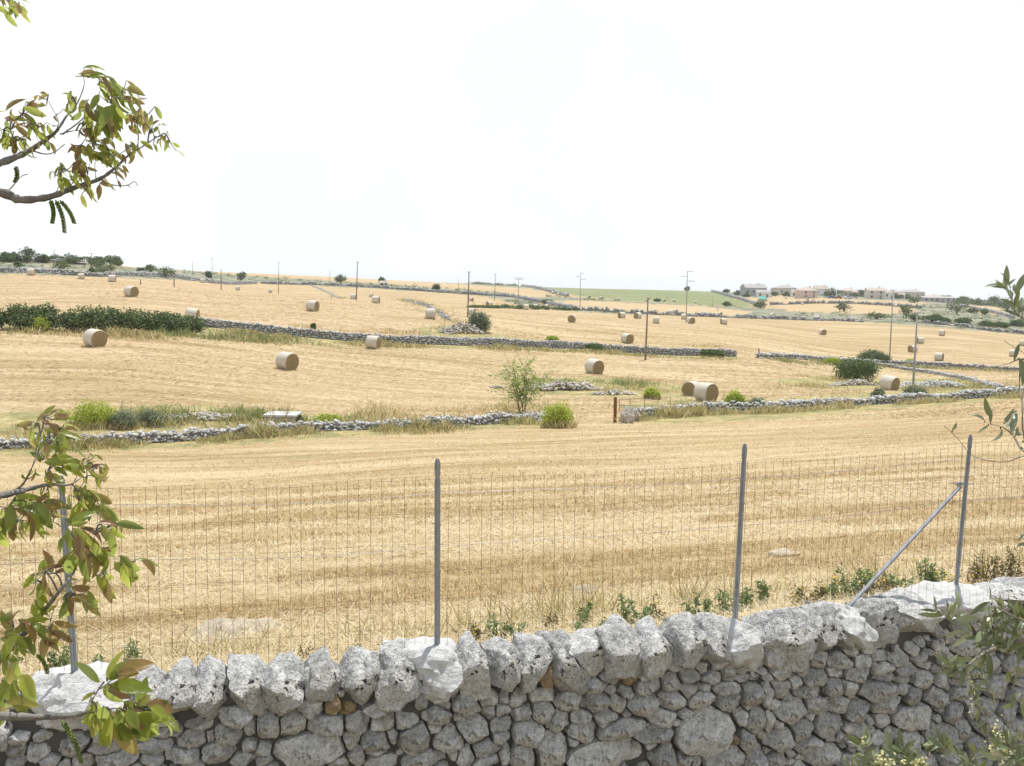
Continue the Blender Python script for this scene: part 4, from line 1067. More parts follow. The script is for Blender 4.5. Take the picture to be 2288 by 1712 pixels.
# top x, top y, foot x, foot y, arms [(height fraction, side -1/0/1, length m)], material, label
POLES = [
 (121,556,121,587,[],0,'thin pole among the trees on the left hilltop'), (204,566,204,601,[(.97,0,1.6)],0,'pole with a short crossarm at the right end of the left hilltop trees'),
 (474,577,474,634,[(.96,0,1.4)],1,'grey pole with a small crossarm standing in the pale strip by two small bales'), (494,601,494,648,[],0,'short brown post right of the grey crossarm pole'),
 (389,615,389,641,[],0,'short thin post in front of the dark bush on the left'), (430,585,430,615,[],1,'faint far pole on the skyline left of the crossarm pole'),
 (314,624,314,637,[],0,'lowest of the thin posts at the edge of the pale strip'),
 (623,587,622,658,[(.99,0,.5)],0,'tall plain wooden pole at the border of the hill field, left of centre'), (799,586,796,671,[(.99,0,.5)],0,'tall plain wooden pole on the hill field with a bale at its foot'),
 (1048,608,1045,709,[(.99,0,.5)],0,'tall wooden pole just left of the round olive bush'), (1107,612,1105,672,[(.97,0,.8)],0,'shorter pole on the far side of the field, right of the olive bush pole'),
 (737,603,737,632,[],1,'faint thin pole left of the lone skyline tree'), (1025,622,1025,654,[],1,'faint pole before the far field right of the small round tree'),
 (1159,621,1158,685,[(.98,0,2.6),(.93,0,2.0)],1,'grey pole with two crossarms close together rising from the dark low hedge'),
 (1297,610,1296,693,[(.985,1,1.0),(.90,-1,1.2),(.82,1,1.2)],1,'grey pole with three staggered arms at the left part of the green field'),
 (1536,606,1533,720,[(.985,1,1.3),(.89,-1,1.5),(.80,1,1.6)],1,'taller grey pole with three staggered arms in front of the green field'),
 (1448,666,1442,805,[(.99,0,.5)],0,'weathered wooden pole leaning right in front of the long grey wall'),
 (1492,655,1492,672,[],1,'thin distant post in the green field, left one'), (1593,661,1593,679,[],1,'thin distant post in the green field, right one'), (1604,671,1604,696,[],1,'thin post in the scrub below the green field'),
 (1996,648,1987,811,[(.985,0,1.0)],1,'tall grey pole by the right grey wall below the village'), (2050,696,2040,868,[(.985,0,.7)],1,'grey pole standing among the loose stones right of the tilted bale'),
 (2051,650,2050,692,[],1,'faint far pole behind the nearer right pole'),
]
for tx, ty, bx, by, arms, mt, lb in POLES:
    b_ = H(bx, by); d_ = depth_of(b_); h_ = math.hypot(ty - by, 0) / FPX * d_ * 1.0
    vx, vy, _ = project(np.array([b_ + np.array((0, 0, h_))])); lean = (tx - float(vx[0])) / FPX * d_
    thick = 0.13 if d_ < 250 else 0.11
    o = empty('utility_pole', b_, lb, 'pole', PG)
    mt_ = (M_WOOD, M_CONC)[mt]
    mb = MB(); mb.tube([(0, 0, -0.3), (lean * .5, 0, h_ * .5), (lean, 0, h_)], [thick, thick * .85, thick * .62], 8); mb.build('pole_shaft', mt_, o, True)
    for fr, side, ln in arms:
        mb = MB(); c_ = (lean * fr + side * ln / 2, -.1, h_ * fr); mb.box(c_, (ln, .09, .10)); mb.build('crossarm', mt_, o)
        for k in ((-.45, .45) if side == 0 else (side * .45, side * -.05)):
            mb = MB(); mb.tube([(c_[0] + k * ln, -.1, c_[2] + .05), (c_[0] + k * ln, -.1, c_[2] + .14), (c_[0] + k * ln, -.1, c_[2] + .24)], [.03, .06, .035], 6); mb.build('insulator', M_INS, o)

# ------------------------------------------------------------------ stone heaps, gate, cistern, flat rock
def heap(px0, px1, pyb, hpx, n_, st, label, mat, fine=False, depth=1.6):
    a, b = H(px0, pyb), H(px1, pyb); L = np.linalg.norm(b - a); d_ = depth_of((a + b) / 2); h_ = hpx / FPX * d_
    ctr = (a + b) / 2; pos, siz = [], []
    t_ = (b - a) / L; n_v = np.array((-t_[1], t_[0], 0))
    for _ in range(n_):
        u = rng.uniform(-1, 1); v_ = float(np.clip(rng.normal(0, .4), -.8, .8))
        hh = h_ * max(0.05, (1 - u * u)) * math.exp(-v_ * v_ * 1.5) * (0.6 + 0.5 * noise.noise(Vector((u * 4 + px0, v_ * 2, 0))) + .3)
        p_ = ctr + t_ * u * L / 2 + n_v * (v_ * depth + depth * .4)
        k = rng.uniform(0, 1) ** 0.6
        pos.append((p_[0], p_[1], gv(p_[0], p_[1]) + hh * k + st * .15)); siz.append(st * rng.uniform(.5, 1.2))
    o = stones_mesh('stone_heap', pos, siz, mat, fine, None, .75, ctr); o.location = [float(c) for c in ctr]
    return tag(o, label, 'stone heap', 'heaps of cleared stones in the fields')
heap(995, 1082, 746, 22, 420, .22, 'heap of pale stones at the foot of the round olive bush, against the long wall', M_FPALE, False, 1.3)
heap(1172, 1345, 872, 20, 360, .20, 'scattered heap of pinkish pale stones beside the sparse young tree', M_FPALE, True, 1.0)
heap(1330, 1420, 884, 9, 90, .16, 'thin trail of small stones ending the pinkish heap towards the gate', M_FPALE, True, .8)
heap(1862, 1965, 862, 12, 150, .19, 'row of white stones below the dark green bush', M_FPALE, True, .7)
heap(2005, 2170, 866, 20, 320, .21, 'grey heap of loose stones around the foot of the right pole', M_FSTONE, True, 1.1)
heap(372, 560, 938, 12, 260, .16, 'spread of pale stones in the weeds left of the concrete cistern', M_FPALE, True, 1.0)
heap(1095, 1130, 868, 5, 25, .16, 'few brownish stones left of the sparse young tree', M_FPALE, True, .6)

M_RUST = plain('rusty_iron', (0.20, 0.075, 0.045), 0.85, 0.35, 12)
M_RAIL = plain('brown_rail', (0.17, 0.11, 0.085), 0.8, 0.3, 6)
gb = H(1376, 943); gd = depth_of(gb)
gate = empty('field_gate', gb, 'open rusty iron gate with a thin pipe rail frame beside the white gate stone', 'gate')
def off(px, py, d): return P(px, py, d) - gb
mb = MB(); mb.tube([off(1374, 946, gd), off(1375, 888, gd)], [.10, .10], 6); mb.build('gate_post', M_RUST, gate)
gd2 = gd * 1.10
cs = [(1384, 893), (1408, 892), (1440, 890), (1470, 889), (1498, 888)]; lo = [(1384, 905), (1408, 905), (1440, 906), (1470, 906), (1498, 907)]
mb = MB(); dd = np.linspace(gd, gd2, 5)
mb.tube([off(a, b, d) for (a, b), d in zip(cs, dd)], .016, 6); mb.tube([off(a, b + 1, d) for (a, b), d in zip(lo, dd)], .013, 6)
for (a, b), (a2, b2), d in zip(cs, lo, dd): mb.tube([off(a, b - 1, d), off(a2, b2 + 14, d)], .016, 6)
mb.build('gate_frame', M_RAIL, gate)
q = stone_block(.42, .34, .56, 77, 3, 12, .05, 0.95); ctr = H(1400, 944)
o = child(q + ctr + np.array((0, 0, .40)), CUBE_F, 'gate_stone', M_FPALE, None); tag(o, 'large white upright stone at the end of the low wall beside the rusty post', 'boulder')
q = stone_block(.28, .3, .42, 79, 4, 9, .04, 0.85); ctr = H(1420, 941)
o = child(q + ctr + np.array((0, 0, .28)), CUBE_F, 'gate_stone', M_FPALE, None); tag(o, 'smaller pale stone leaning behind the large gate stone', 'boulder')
g2 = H(1695, 800); o = empty('gate_post', g2, 'short dark iron post at the gap in the long grey wall', 'post'); mb = MB(); mb.tube([(0, 0, -.1), (0, 0, 1.35)], [.09, .08], 6); mb.build('iron_shaft', M_RAIL, o)

cc = H(625, 946); cd = depth_of(cc); cist = empty('concrete_cistern', cc, 'low concrete cistern box with a pale flat lid among the weeds', 'cistern')
M_CBOX = plain('old_concrete', (0.34, 0.325, 0.30), 0.9, 0.25, 4, 0, .3)
wx = 70 / FPX * cd
mb = MB(); mb.box((0, .75, .12), (wx, 1.5, .5), .0); mb.build('cistern_walls', M_CBOX, cist)
mb = MB(); mb.box((0, .75, .425), (wx * 1.07, 1.66, .11), .0); mb.build('lid', M_MORTAR, cist)
mb = MB(); mb.tube([(.25, .7, .47), (.25, .7, .52), (.4, .7, .52), (.4, .7, .47)], .015, 5); mb.build('lid_handle', M_RAIL, cist)

q = stone_block(.40, .5, .12, 88, 3, 8, .05, 1.0, False); ctr = H(505, 1424)
o = child(q + ctr + np.array((0, 0, -.035)), CUBE_F, 'bedrock_slab', M_FDUST, None); tag(o, 'flat pale rock lying in the stubble behind the near wall', 'rock')
for i, (px, py, a, b, lb) in enumerate([(1310, 1322, .15, .03, 'small flat whitish stone in the straw right of the middle fence post'), (590, 1402, .2, .05, 'thin sliver of pale rock just right of the flat rock'), (1755, 1240, .2, .05, 'pale stone low in the stubble left of the fence brace')]):
    q = stone_block(a, a * .8, b, 90 + i, 3, 8, .02, 1.0, False); ctr = H(px, py); o = child(q + ctr + np.array((0, 0, .02)), CUBE_F, 'field_rock', M_FDUST, None); tag(o, lb, 'rock')

# ------------------------------------------------------------------ bushes and trees
M_DARKG = leaf_mat('dark_foliage', [(0, (0.055, 0.082, 0.034)), (0.5, (0.105, 0.142, 0.058)), (1, (0.20, 0.245, 0.105))], 0.3, 0.6)
M_MIDG = leaf_mat('mid_green_foliage', [(0, (0.06, 0.09, 0.03)), (0.5, (0.105, 0.15, 0.05)), (1, (0.19, 0.24, 0.085))], 0.35, 0.6)
M_LIME = leaf_mat('lime_foliage', [(0, (0.22, 0.28, 0.035)), (0.5, (0.40, 0.47, 0.07)), (1, (0.58, 0.62, 0.15))], 0.5, 0.6)
M_PALEG = leaf_mat('pale_green_foliage', [(0, (0.17, 0.24, 0.06)), (0.5, (0.33, 0.42, 0.14)), (1, (0.52, 0.58, 0.28))], 0.5, 0.6)
M_GREYG = leaf_mat('grey_green_foliage', [(0, (0.14, 0.165, 0.105)), (0.5, (0.23, 0.26, 0.165)), (1, (0.36, 0.385, 0.27))], 0.4, 0.65)
M_BARK = plain('grey_bark', (0.17, 0.145, 0.12), 0.9, 0.3, 8, 0, .4)
def sph(n_):
    q = rng.normal(0, 1, (n_, 3)); return unit(q)
def leaf_quads(c_, size, aspect=0.55, outward=None):
    n_ = len(c_); a = sph(n_)
    if outward is not None: a = unit(a + 0.0 * outward)
    nrm = sph(n_) if outward is None else unit(outward + 0.9 * sph(n_))
    a = unit(a - nrm * (a * nrm).sum(1, keepdims=True)); b = np.cross(nrm, a)
    s_ = (size * rng.uniform(.6, 1.25, n_))[:, None]
    return np.stack([c_ - a * s_, c_ + b * s_ * aspect, c_ + a * s_, c_ - b * s_ * aspect], 1).reshape(-1, 3)
def crown_pts(rx, ry, rz, n_, clumps=14, tight=0.27):
    d_ = sph(clumps); d_[:, 2] = np.abs(d_[:, 2]) * 1.1 - 0.35; d_ = unit(d_)
    cc_ = d_ * rng.uniform(.45, .8, (clumps, 1)); cr_ = rng.uniform(.75, 1.35, clumps) * tight
    k = rng.integers(0, clumps, n_)
    o_ = sph(n_) * (rng.uniform(0, 1, (n_, 1)) ** 0.45) * cr_[k][:, None] * 1.5
    p_ = cc_[k] + o_
    e_ = rng.uniform(0, 1, n_) < .12; p_[e_] *= rng.uniform(1.0, 1.28, (int(e_.sum()), 1))
    f_ = rng.uniform(0, 1, n_) < .35; m_ = int(f_.sum()); p_[f_] = sph(m_) * (rng.uniform(0, 1, (m_, 1)) ** .4) * .82
    return p_ * np.array((rx, ry, rz)), unit(p_ + o_ * 1.5)
SKIRT = []
def bush(name, px, pyb, wpx, hpx, mat, label, cat, group=None, n_=1200, leaf=None, trunk=0.12, depth=None, clumps=14, tight=.27, base=None, loc=None, aspect=.6):
    b_ = H(px, pyb) if loc is None else np.array(loc); d_ = depth_of(b_); w_ = wpx / FPX * d_; h_ = hpx / FPX * d_
    if pyb > 720:
        m_ = int(120 + wpx * 7); a_ = rng.uniform(0, 6.28, m_); q_ = rng.uniform(.55, 1.25, m_) * w_ / 2; bx_ = b_[0] + np.cos(a_) * q_; by_ = b_[1] + np.sin(a_) * q_
        hh_ = rng.uniform(.15, .5, m_) * min(1, h_); SKIRT.append(blades(np.stack([bx_, by_, gza(bx_, by_) - .02], 1), np.stack([rng.normal(0, .35, m_) * hh_, rng.normal(0, .35, m_) * hh_, hh_], 1), rng.uniform(.5, 1.2, m_) * max(.035, d_ / FPX * 1.1), unit(np.stack([np.cos(a_ * 3), np.sin(a_ * 3) * .4, 0 * a_], 1))))
    lf = leaf or max(0.05, 1.0 / FPX * d_ * 2.0)
    o = empty(name, b_, label, cat, group)
    hz = h_ * (1 - trunk) / 2; p_, nn = crown_pts(w_ / 2, (depth or w_) / 2, hz, n_, clumps, tight)
    sc_ = np.percentile(np.abs(p_[:, 0]), 97); p_[:, 0] *= w_ / 2 / sc_
    zt = np.percentile(p_[:, 2], 98); zb = np.percentile(p_[:, 2], 2)
    p_[:, 2] = (p_[:, 2] - zb) / (zt - zb) * h_ * (1 - trunk) + h_ * trunk
    link('crown', np_mesh('crown', leaf_quads(p_, lf, aspect, nn), quads(n_)), mat, o)
    mb = MB(); tr = max(.05, w_ * .045)
    mb.tube([(0, 0, -.2), (w_ * .03, 0, h_ * trunk * .8), (w_ * .02, 0, h_ * .45), (-w_ * .05, 0, h_ * .75)], [tr, tr * .8, tr * .55, tr * .2], 7)
    for k in range(4):
        th_ = k * 1.6 + px; e = np.array((math.cos(th_) * w_ * .3, math.sin(th_) * w_ * .3, h_ * .7))
        mb.tube([(w_ * .02, 0, h_ * (trunk * .7 + .05)), e * .55 + np.array((0, 0, h_ * .1)), e], [tr * .55, tr * .4, tr * .12], 5)
    mb.build('trunk', M_BARK, o, True)
    return o
TG = 'trees of the left hilltop'
for px, pyb, wp, hp, mt, lb in [
 (10,586,40,22,0,'dim tree at the very left end of the hilltop row'), (30,586,30,21,0,'second tree of the hilltop row, left of the tallest crown'),
 (60,588,38,34,0,'tallest tree of the hilltop row with a lumpy crown'), (94,588,30,19,0,'dark tree of the hilltop row just right of the tallest one'),
 (125,588,30,17,0,'low dark tree of the hilltop row beside the thin pole'), (158,590,42,21,0,'broad rounded tree in the middle of the hilltop row'),
 (192,591,28,16,0,'low tree of the hilltop row left of the crossarm pole'), (219,592,32,18,0,'tree of the hilltop row behind the grey bushes'),
 (246,594,36,21,0,'second last tree at the right end of the hilltop row'), (264,595,20,20,0,'last tree at the right end of the hilltop row')]:
    bush('hilltop_tree', px, pyb, wp, hp, M_DARKG, lb, 'tree', TG, 1000, None, .08)
for px, pyb, wp, hp, mt, lb in [
 (138,610,42,28,M_MIDG,'green round bush before the hilltop wall, above the pale bales'), (217,604,36,22,M_DARKG,'dark bush right of the crossarm pole on the left hilltop'),
 (231,615,30,21,M_GREYG,'greyish round bush just behind the crest bale'), (204,613,16,14,M_MIDG,'small bush left of the greyish round bush'), (247,606,26,16,M_GREYG,'pale grey shrub right of the greyish round bush'),
 (42,598,18,12,M_DARKG,'small dark bush above the leftmost crest bale'),
 (337,610,34,18,M_DARKG,'dark bush on the skyline right of the hilltop trees, left of two'), (316,610,18,11,M_MIDG,'low green bush touching the left skyline bush'),
 (370,621,40,24,M_DARKG,'large dark bush on the road wall, right of the skyline bush'), (467,622,14,15,M_DARKG,'small bush left of the grey crossarm pole'),
 (538,627,21,18,M_DARKG,'dark round bush on the road wall between two poles'), (760,634,25,19,M_DARKG,'lone tree with a visible trunk on the far wall left of the hill pole'),
 (852,633,13,13,M_DARKG,'small tree beside the little white house far off'), (975,652,17,16,M_DARKG,'round dark tree on the far grey wall, middle of the picture'),
 (1069,742,46,42,M_GREYG,'round olive bush growing beside the stone heap'),
 (1223,680,26,10,M_DARKG,'low dark bush in the scrub left of the two-armed pole'), (1624,684,20,9,M_MIDG,'low bush at the right foot of the green field'), (1467,674,16,6,M_DARKG,'tiny dark bush at the foot of the green field'),
 (1535,650,12,9,M_DARKG,'tiny dark tree on the green field skyline behind the pole'), (1622,655,14,8,M_DARKG,'tiny dark tree on the skyline left of the grey farm'),
 (1700,690,30,16,M_DARKG,'dark bush beside the teal sheet below the grey farm'),
 (1885,696,33,20,M_DARKG,'dark tree in the pale island of stubble below the village'), (2024,711,28,27,M_DARKG,'dark rounded tree between the tall poles below the cream house'),
 (2137,703,46,31,M_DARKG,'large dark spreading tree below the village, right of the poles'), (1958,714,48,15,M_DARKG,'low dark thicket left of the rounded tree at the field edge'),
 (2041,719,24,17,M_MIDG,'green bush at the field edge right of the rounded tree'), (2085,721,42,16,M_MIDG,'long green bush on the field edge below the large tree, left of three'),
 (2112,722,22,11,M_MIDG,'middle bush of three on the field edge below the large tree'), (2152,724,32,13,M_MIDG,'right bush of three on the field edge below the large tree'),
 (2204,731,30,13,M_MIDG,'green bush on the field edge further right, left of two'), (2236,733,32,12,M_MIDG,'green bush on the field edge further right, right of two'), (2272,730,28,14,M_MIDG,'green bush by the olive twig at the right edge'),
 (1912,853,88,50,M_MIDG,'big dark green bush on white stones right of the gap'), (1950,811,62,25,M_DARKG,'low dark thicket on the grey wall behind the big green bush'),
 (2034,815,22,12,M_LIME,'bright green bush on the right grey wall between the poles'), 
 (208,952,90,55,M_LIME,'bright lime bush in the weeds left of the cistern'), (1248,955,66,52,M_LIME,'bright lime bush at the end of the low wall by the gap'),
 (1458,893,34,24,M_LIME,'small lime bush behind the gate rails'), (1640,917,44,40,M_LIME,'lime weed bush on the low right wall near the pair of bales'), (1690,918,40,28,M_GREYG,'grey dry bush on the low right wall right of the lime one'),
 (91,742,34,30,M_LIME,'lime bush in front of the long hedge, far left'), (222,738,62,22,M_LIME,'low lime bush in front of the hedge behind the near bale'), (160,740,22,14,M_MIDG,'little green bush before the hedge between the lime ones'),
 (700,735,10,12,M_MIDG,'small green bush on top of the long wall, left'), (1233,764,24,12,M_LIME,'lime tuft behind the long grey wall'), (1325,783,40,14,M_MIDG,'green weeds at the foot of the long wall left of the leaning pole'), (1590,797,44,13,M_MIDG,'green weeds at the foot of the long wall near its right end'),
 (275,955,60,36,M_GREYG,'grey-green bush right of the lime bush'), (340,948,60,30,M_GREYG,'grey-green bush in the weeds above the pale stones'), (665,945,24,16,M_MIDG,'small green bush right of the cistern'), (735,950,56,22,M_LIME,'yellow green weed bush right of the cistern'),
 (1860,815,30,14,M_LIME,'yellowish bush at the foot of the wall by the dark thicket'), (1960,890,26,22,M_GREYG,'grey dry bush on the low wall below the tilted bale'), (2045,893,44,30,M_GREYG,'grey brown bush on the low wall under the right pole')]:
    near_ = pyb > 720
    bush('bush' if 'tree' not in lb else 'field_tree', px, pyb, wp, hp, mt, lb, 'bush' if 'tree' not in lb else 'tree', 'scattered bushes and trees of the fields',
         7000 if 'big dark' in lb else (4200 if wp > 40 and near_ else (1600 if near_ else 420)), None, .02 if near_ else .12, None, 26 if near_ else 10)
vv = np.concatenate(SKIRT); o = link('tufted_grass', np_mesh('tufted_grass', vv, quads(len(vv) // 4)), M_DRY); tag(o, 'dry grass tufts around the bushes', None, None, 'stuff')
# long hedge: a dense thicket along the left edge of the middle field
def thicket(name, pts_px, hpx, wid, mat, label, n_, leaf, lumps, cat='hedge'):
    pts = [H(a, b) for a, b in pts_px]; pl, L = resample(pts, .5); d0 = depth_of(pl[len(pl) // 2])
    o = empty(name, pl[len(pl) // 2], label, cat); b_ = np.array(o.location)
    hs = np.interp(np.linspace(0, 1, len(pl)), np.linspace(0, 1, len(hpx)), hpx)
    c_, nn = [], []
    ks = np.clip((np.linspace(0, len(pl) - 1, lumps) + rng.normal(0, 2, lumps)).astype(int), 0, len(pl) - 1); rad_ = rng.uniform(.6, 1.15, lumps) * wid / 2
    for k, r__ in zip(ks, rad_):
        d_ = depth_of(pl[k]); h_ = hs[k] / FPX * d_ * rng.uniform(.62, 1.12); m_ = n_ // lumps
        q = sph(m_) * (rng.uniform(0, 1, (m_, 1)) ** .35)
        zc = h_ * .55; p_ = q * np.array((r__, r__, h_ * .47)) + np.array((pl[k][0], pl[k][1] + rng.normal(0, wid * .2), gv(pl[k][0], pl[k][1]) + zc))
        c_.append(p_); nn.append(q)
    c_ = np.concatenate(c_); nn = np.concatenate(nn)
    fo = link('foliage', np_mesh('foliage', leaf_quads(c_ - b_, leaf, .6, nn), quads(len(c_))), [mat, M_MIDG], o); fo.data.polygons.foreach_set('material_index', ((np.arange(len(c_)) // max(1, n_ // lumps)) % 3 == 1).astype(np.int32))
    mb = MB()
    for k in ks[::3]:
        q = pl[k] - b_; mb.tube([q + np.array((0, 0, -.2)), q + np.array((.1, 0, .8)), q + np.array((-.15, .1, 1.5))], [.06, .045, .02], 5)
    mb.build('stems', M_BARK, o)
    return o
thicket('hedge', [(-130, 736), (0, 737), (100, 738), (200, 741), (320, 744), (425, 742)], [54, 58, 56, 54, 48, 34], 3.0, M_DARKG, 'long dense dark hedge along the left edge of the middle field', 26000, .15, 80)
thicket('hedge', [(390, 742), (440, 742)], [38, 20], 2.6, M_MIDG, 'lighter low end of the long hedge where the grey wall starts', 3000, .14, 12)
thicket('hedge', [(1050, 687), (1130, 689), (1200, 692), (1290, 694)], [5, 6, 11, 6], 3, M_DARKG, 'thin dark hedge line behind the right field by the twin-armed pole', 3500, .25, 60)

# the sparse young tree by the gap
yb = H(1167, 921); yd = depth_of(yb); yt = empty('young_tree', yb, 'sparse bright green young tree with several thin stems at the end of the low wall', 'tree')
r_ = random.Random(4); S_ = yd / FPX; mb = MB(); lp = []
for k in range(7):
    a = r_.uniform(-1, 1); tip = np.array((a * 56 * S_, r_.uniform(-.9, .9), (114 - 34 * abs(a)) * S_ * r_.uniform(.85, 1.05)))
    root_ = np.array((r_.uniform(-9, 9) * S_, r_.uniform(-.2, .2), -.1)); mid = root_ * .6 + tip * .42 + np.array((0, 0, .2))
    pth = smooth_path([root_, mid, tip], 6); mb.tube(pth, list(np.linspace(.035, .008, len(pth))), 5)
    for q in pth[4:]:
        for _ in range(3):
            tw = q + np.array((r_.gauss(0, 21) * S_, r_.gauss(0, .5), r_.gauss(4, 11) * S_)); mb.tube([q, tw], [.01, .004], 4, cap=False)
            lp += [q + (tw - q) * r_.uniform(.3, 1.15) + np.array((r_.gauss(0, .07), r_.gauss(0, .07), r_.gauss(0, .06))) for _ in range(18)]
mb.build('trunk', M_BARK, yt)
lp = np.array(lp); link('crown', np_mesh('crown', leaf_quads(lp, .072, .5), quads(len(lp))), M_PALEG, yt)
# tall dry stalks behind the low wall
for px, pyb, wp, hp, n_, lb in [(845, 945, 64, 72, 16, 'tall thin dry stalks rising behind the low wall, left of the young tree'), (615, 952, 90, 62, 14, 'thin dry stalks around the concrete cistern')]:
    b_ = H(px, pyb); S_ = depth_of(b_) / FPX; o = empty('dry_stalks', b_, lb, 'plant'); mb = MB()
    for k in range(n_):
        a = r_.uniform(-1, 1); q0 = np.array((a * wp * .35 * S_, r_.uniform(-.3, .3), -.1)); q1 = q0 + np.array((a * wp * .18 * S_ + r_.gauss(0, .1), 0, hp * S_ * r_.uniform(.55, 1)))
        mb.tube([q0, (q0 + q1) / 2 + np.array((r_.gauss(0, .03), 0, 0)), q1], [.011, .009, .005], 4)
    mb.build('stalks', M_DRY, o)

# far woods on the skyline and scrub: masses nobody could count
cs_, ns_, sz_ = [], [], []
def clump(p_, rx, rz, m_, lf):
    q = sph(m_) * (rng.uniform(0, 1, (m_, 1)) ** .5); q[:, 2] = np.abs(q[:, 2])
    cs_.append(q * np.array((rx, rx, rz)) + p_); ns_.append(q); sz_.append(np.full(m_, lf))
for k in range(240):
    t = rng.uniform(0, 1); px = 300 + 860 * t; dd_ = 900 + 500 * min(1, t * 1.4) if px < 1050 else 1100
    py = np.interp(px, [300, 500, 800, 1050, 1160], [604, 612, 628, 637, 641]); p_ = P(px, py, dd_ * rng.uniform(.93, 1.0)); p_[2] = gv(p_[0], p_[1])
    h_ = rng.uniform(1.0, 3.0); clump(p_, h_ * rng.uniform(1.2, 2.6), h_, 22, .9)
for k in range(110):
    px = rng.uniform(2090, 2330); p_ = P(px, 674 + (px - 2090) * .04, rng.uniform(640, 880)); p_[2] = gv(p_[0], p_[1]); h_ = rng.uniform(2, 5.5); clump(p_, h_ * .9, h_, 40, .7)
vv = leaf_quads(np.concatenate(cs_), np.concatenate(sz_), .7, np.concatenate(ns_)); o = link('far_wood', np_mesh('far_wood', vv, quads(len(vv) // 4)), M_DARKG); tag(o, 'bluish line of woods along the far skyline', None, None, 'stuff')
cs_, ns_, sz_ = [], [], []
cand = np.nonzero(a_scrub & (PD > 150) & (PX > -150) & (PX < 2440))[0]
cl_ = np.array([noise.noise(Vector((V[k][0] * .02, V[k][1] * .012, 5))) for k in cand]); cand = cand[cl_ > -.05]
for k in rng.choice(cand, 1500):
    p_ = V[k] + 0; h_ = rng.uniform(.3, 1.1) * (1.5 if rng.uniform() < .12 else 1); s_ = PD[k] / FPX
    clump(p_, h_ * rng.uniform(1, 2.6), h_, 26, max(.1, s_ * 1.3))
vv = leaf_quads(np.concatenate(cs_), np.concatenate(sz_), .6, np.concatenate(ns_)); o = link('scrub', np_mesh('scrub', vv, quads(len(vv) // 4)), [M_GREYG, M_MIDG]); o.data.polygons.foreach_set('material_index', (np.arange(len(vv) // 4) // 26) % 5 // 4); tag(o, 'low grey green scrub between the far fields', None, None, 'stuff')

# far field walls
M_FAR = stone_mat('far_wall_stone', (0.40, 0.40, 0.40), (0.2, 0.2, 0.2), (0.54, 0.54, 0.53), 0.2, 0.25)
for pl_, h_, st_, lb in [
 ([(-60, 606), (0, 609), (130, 612), (260, 618), (420, 625), (572, 634)], 1.2, .42, 'grey road wall running below the left hilltop trees'),
 ([(-60, 583), (0, 585), (100, 588), (195, 592)], 1.3, .42, 'straight grey wall under the left hilltop trees'),
 ([(585, 634), (700, 637), (832, 643), (930, 650), (1000, 655), (1080, 660), (1144, 664)], 1.2, .5, 'grey wall crossing the view behind the hill pole'),
 ([(1144, 664), (1190, 673), (1222, 680), (1290, 693)], 1.1, .45, 'wall slanting down to the three-armed pole on the left'),
 ([(1300, 694), (1404, 700), (1500, 705), (1600, 709), (1716, 713), (1850, 717), (1930, 720)], 1.0, .5, 'field wall behind the far bales of the right field'),
 ([(2060, 722), (2140, 730), (2200, 738), (2300, 748)], 1.0, .45, 'wall along the far edge of the right field below the bushes'),
 ([(1165, 637), (1200, 645), (1235, 655), (1270, 664)], 1.6, .6, 'dark wall along the left side of the green field'),
 ([(1590, 653), (1625, 662), (1660, 672), (1695, 684)], 1.6, .6, 'dark wall along the right side of the green field'),
 ([(1720, 682), (1800, 679), (1900, 679), (2000, 685), (2060, 690)], 1.5, .6, 'grey wall between the two stubble islands below the village'),
 ([(2140, 684), (2190, 694), (2240, 705), (2265, 712)], 1.4, .55, 'wall slanting down at the right below the far trees'),
 ([(684, 635), (710, 644), (740, 657), (764, 667)], .35, .3, 'weedy wall slanting down from the far wall to the hill pole'),
 ([(905, 671), (940, 681), (975, 697), (1000, 715)], .4, .25, 'weedy ridge of stones slanting down to the stone heap')]:
    field_wall(pl_, h_ * .75, .7, st_ * .75, lb, M_FAR, 0, .35)

# ------------------------------------------------------------------ the village
def hmat(nm, c): return plain(nm, c, 0.9, 0.12, 0.4)
M_CREAM, M_PINK, M_TANW, M_GREYW, M_WHITE = hmat('cream_render', (0.60, 0.55, 0.47)), hmat('pink_render', (0.55, 0.44, 0.38)), hmat('tan_render', (0.52, 0.47, 0.40)), hmat('grey_render', (0.38, 0.37, 0.36)), hmat('white_render', (0.66, 0.65, 0.62))
M_TILE, M_GTILE = hmat('pale_roof_tiles', (0.45, 0.375, 0.315)), hmat('grey_roof_tiles', (0.37, 0.35, 0.33))
M_WIN = plain('dark_window', (0.045, 0.05, 0.06), 0.3, 0.2, 5)
VG = 'houses of the distant village'
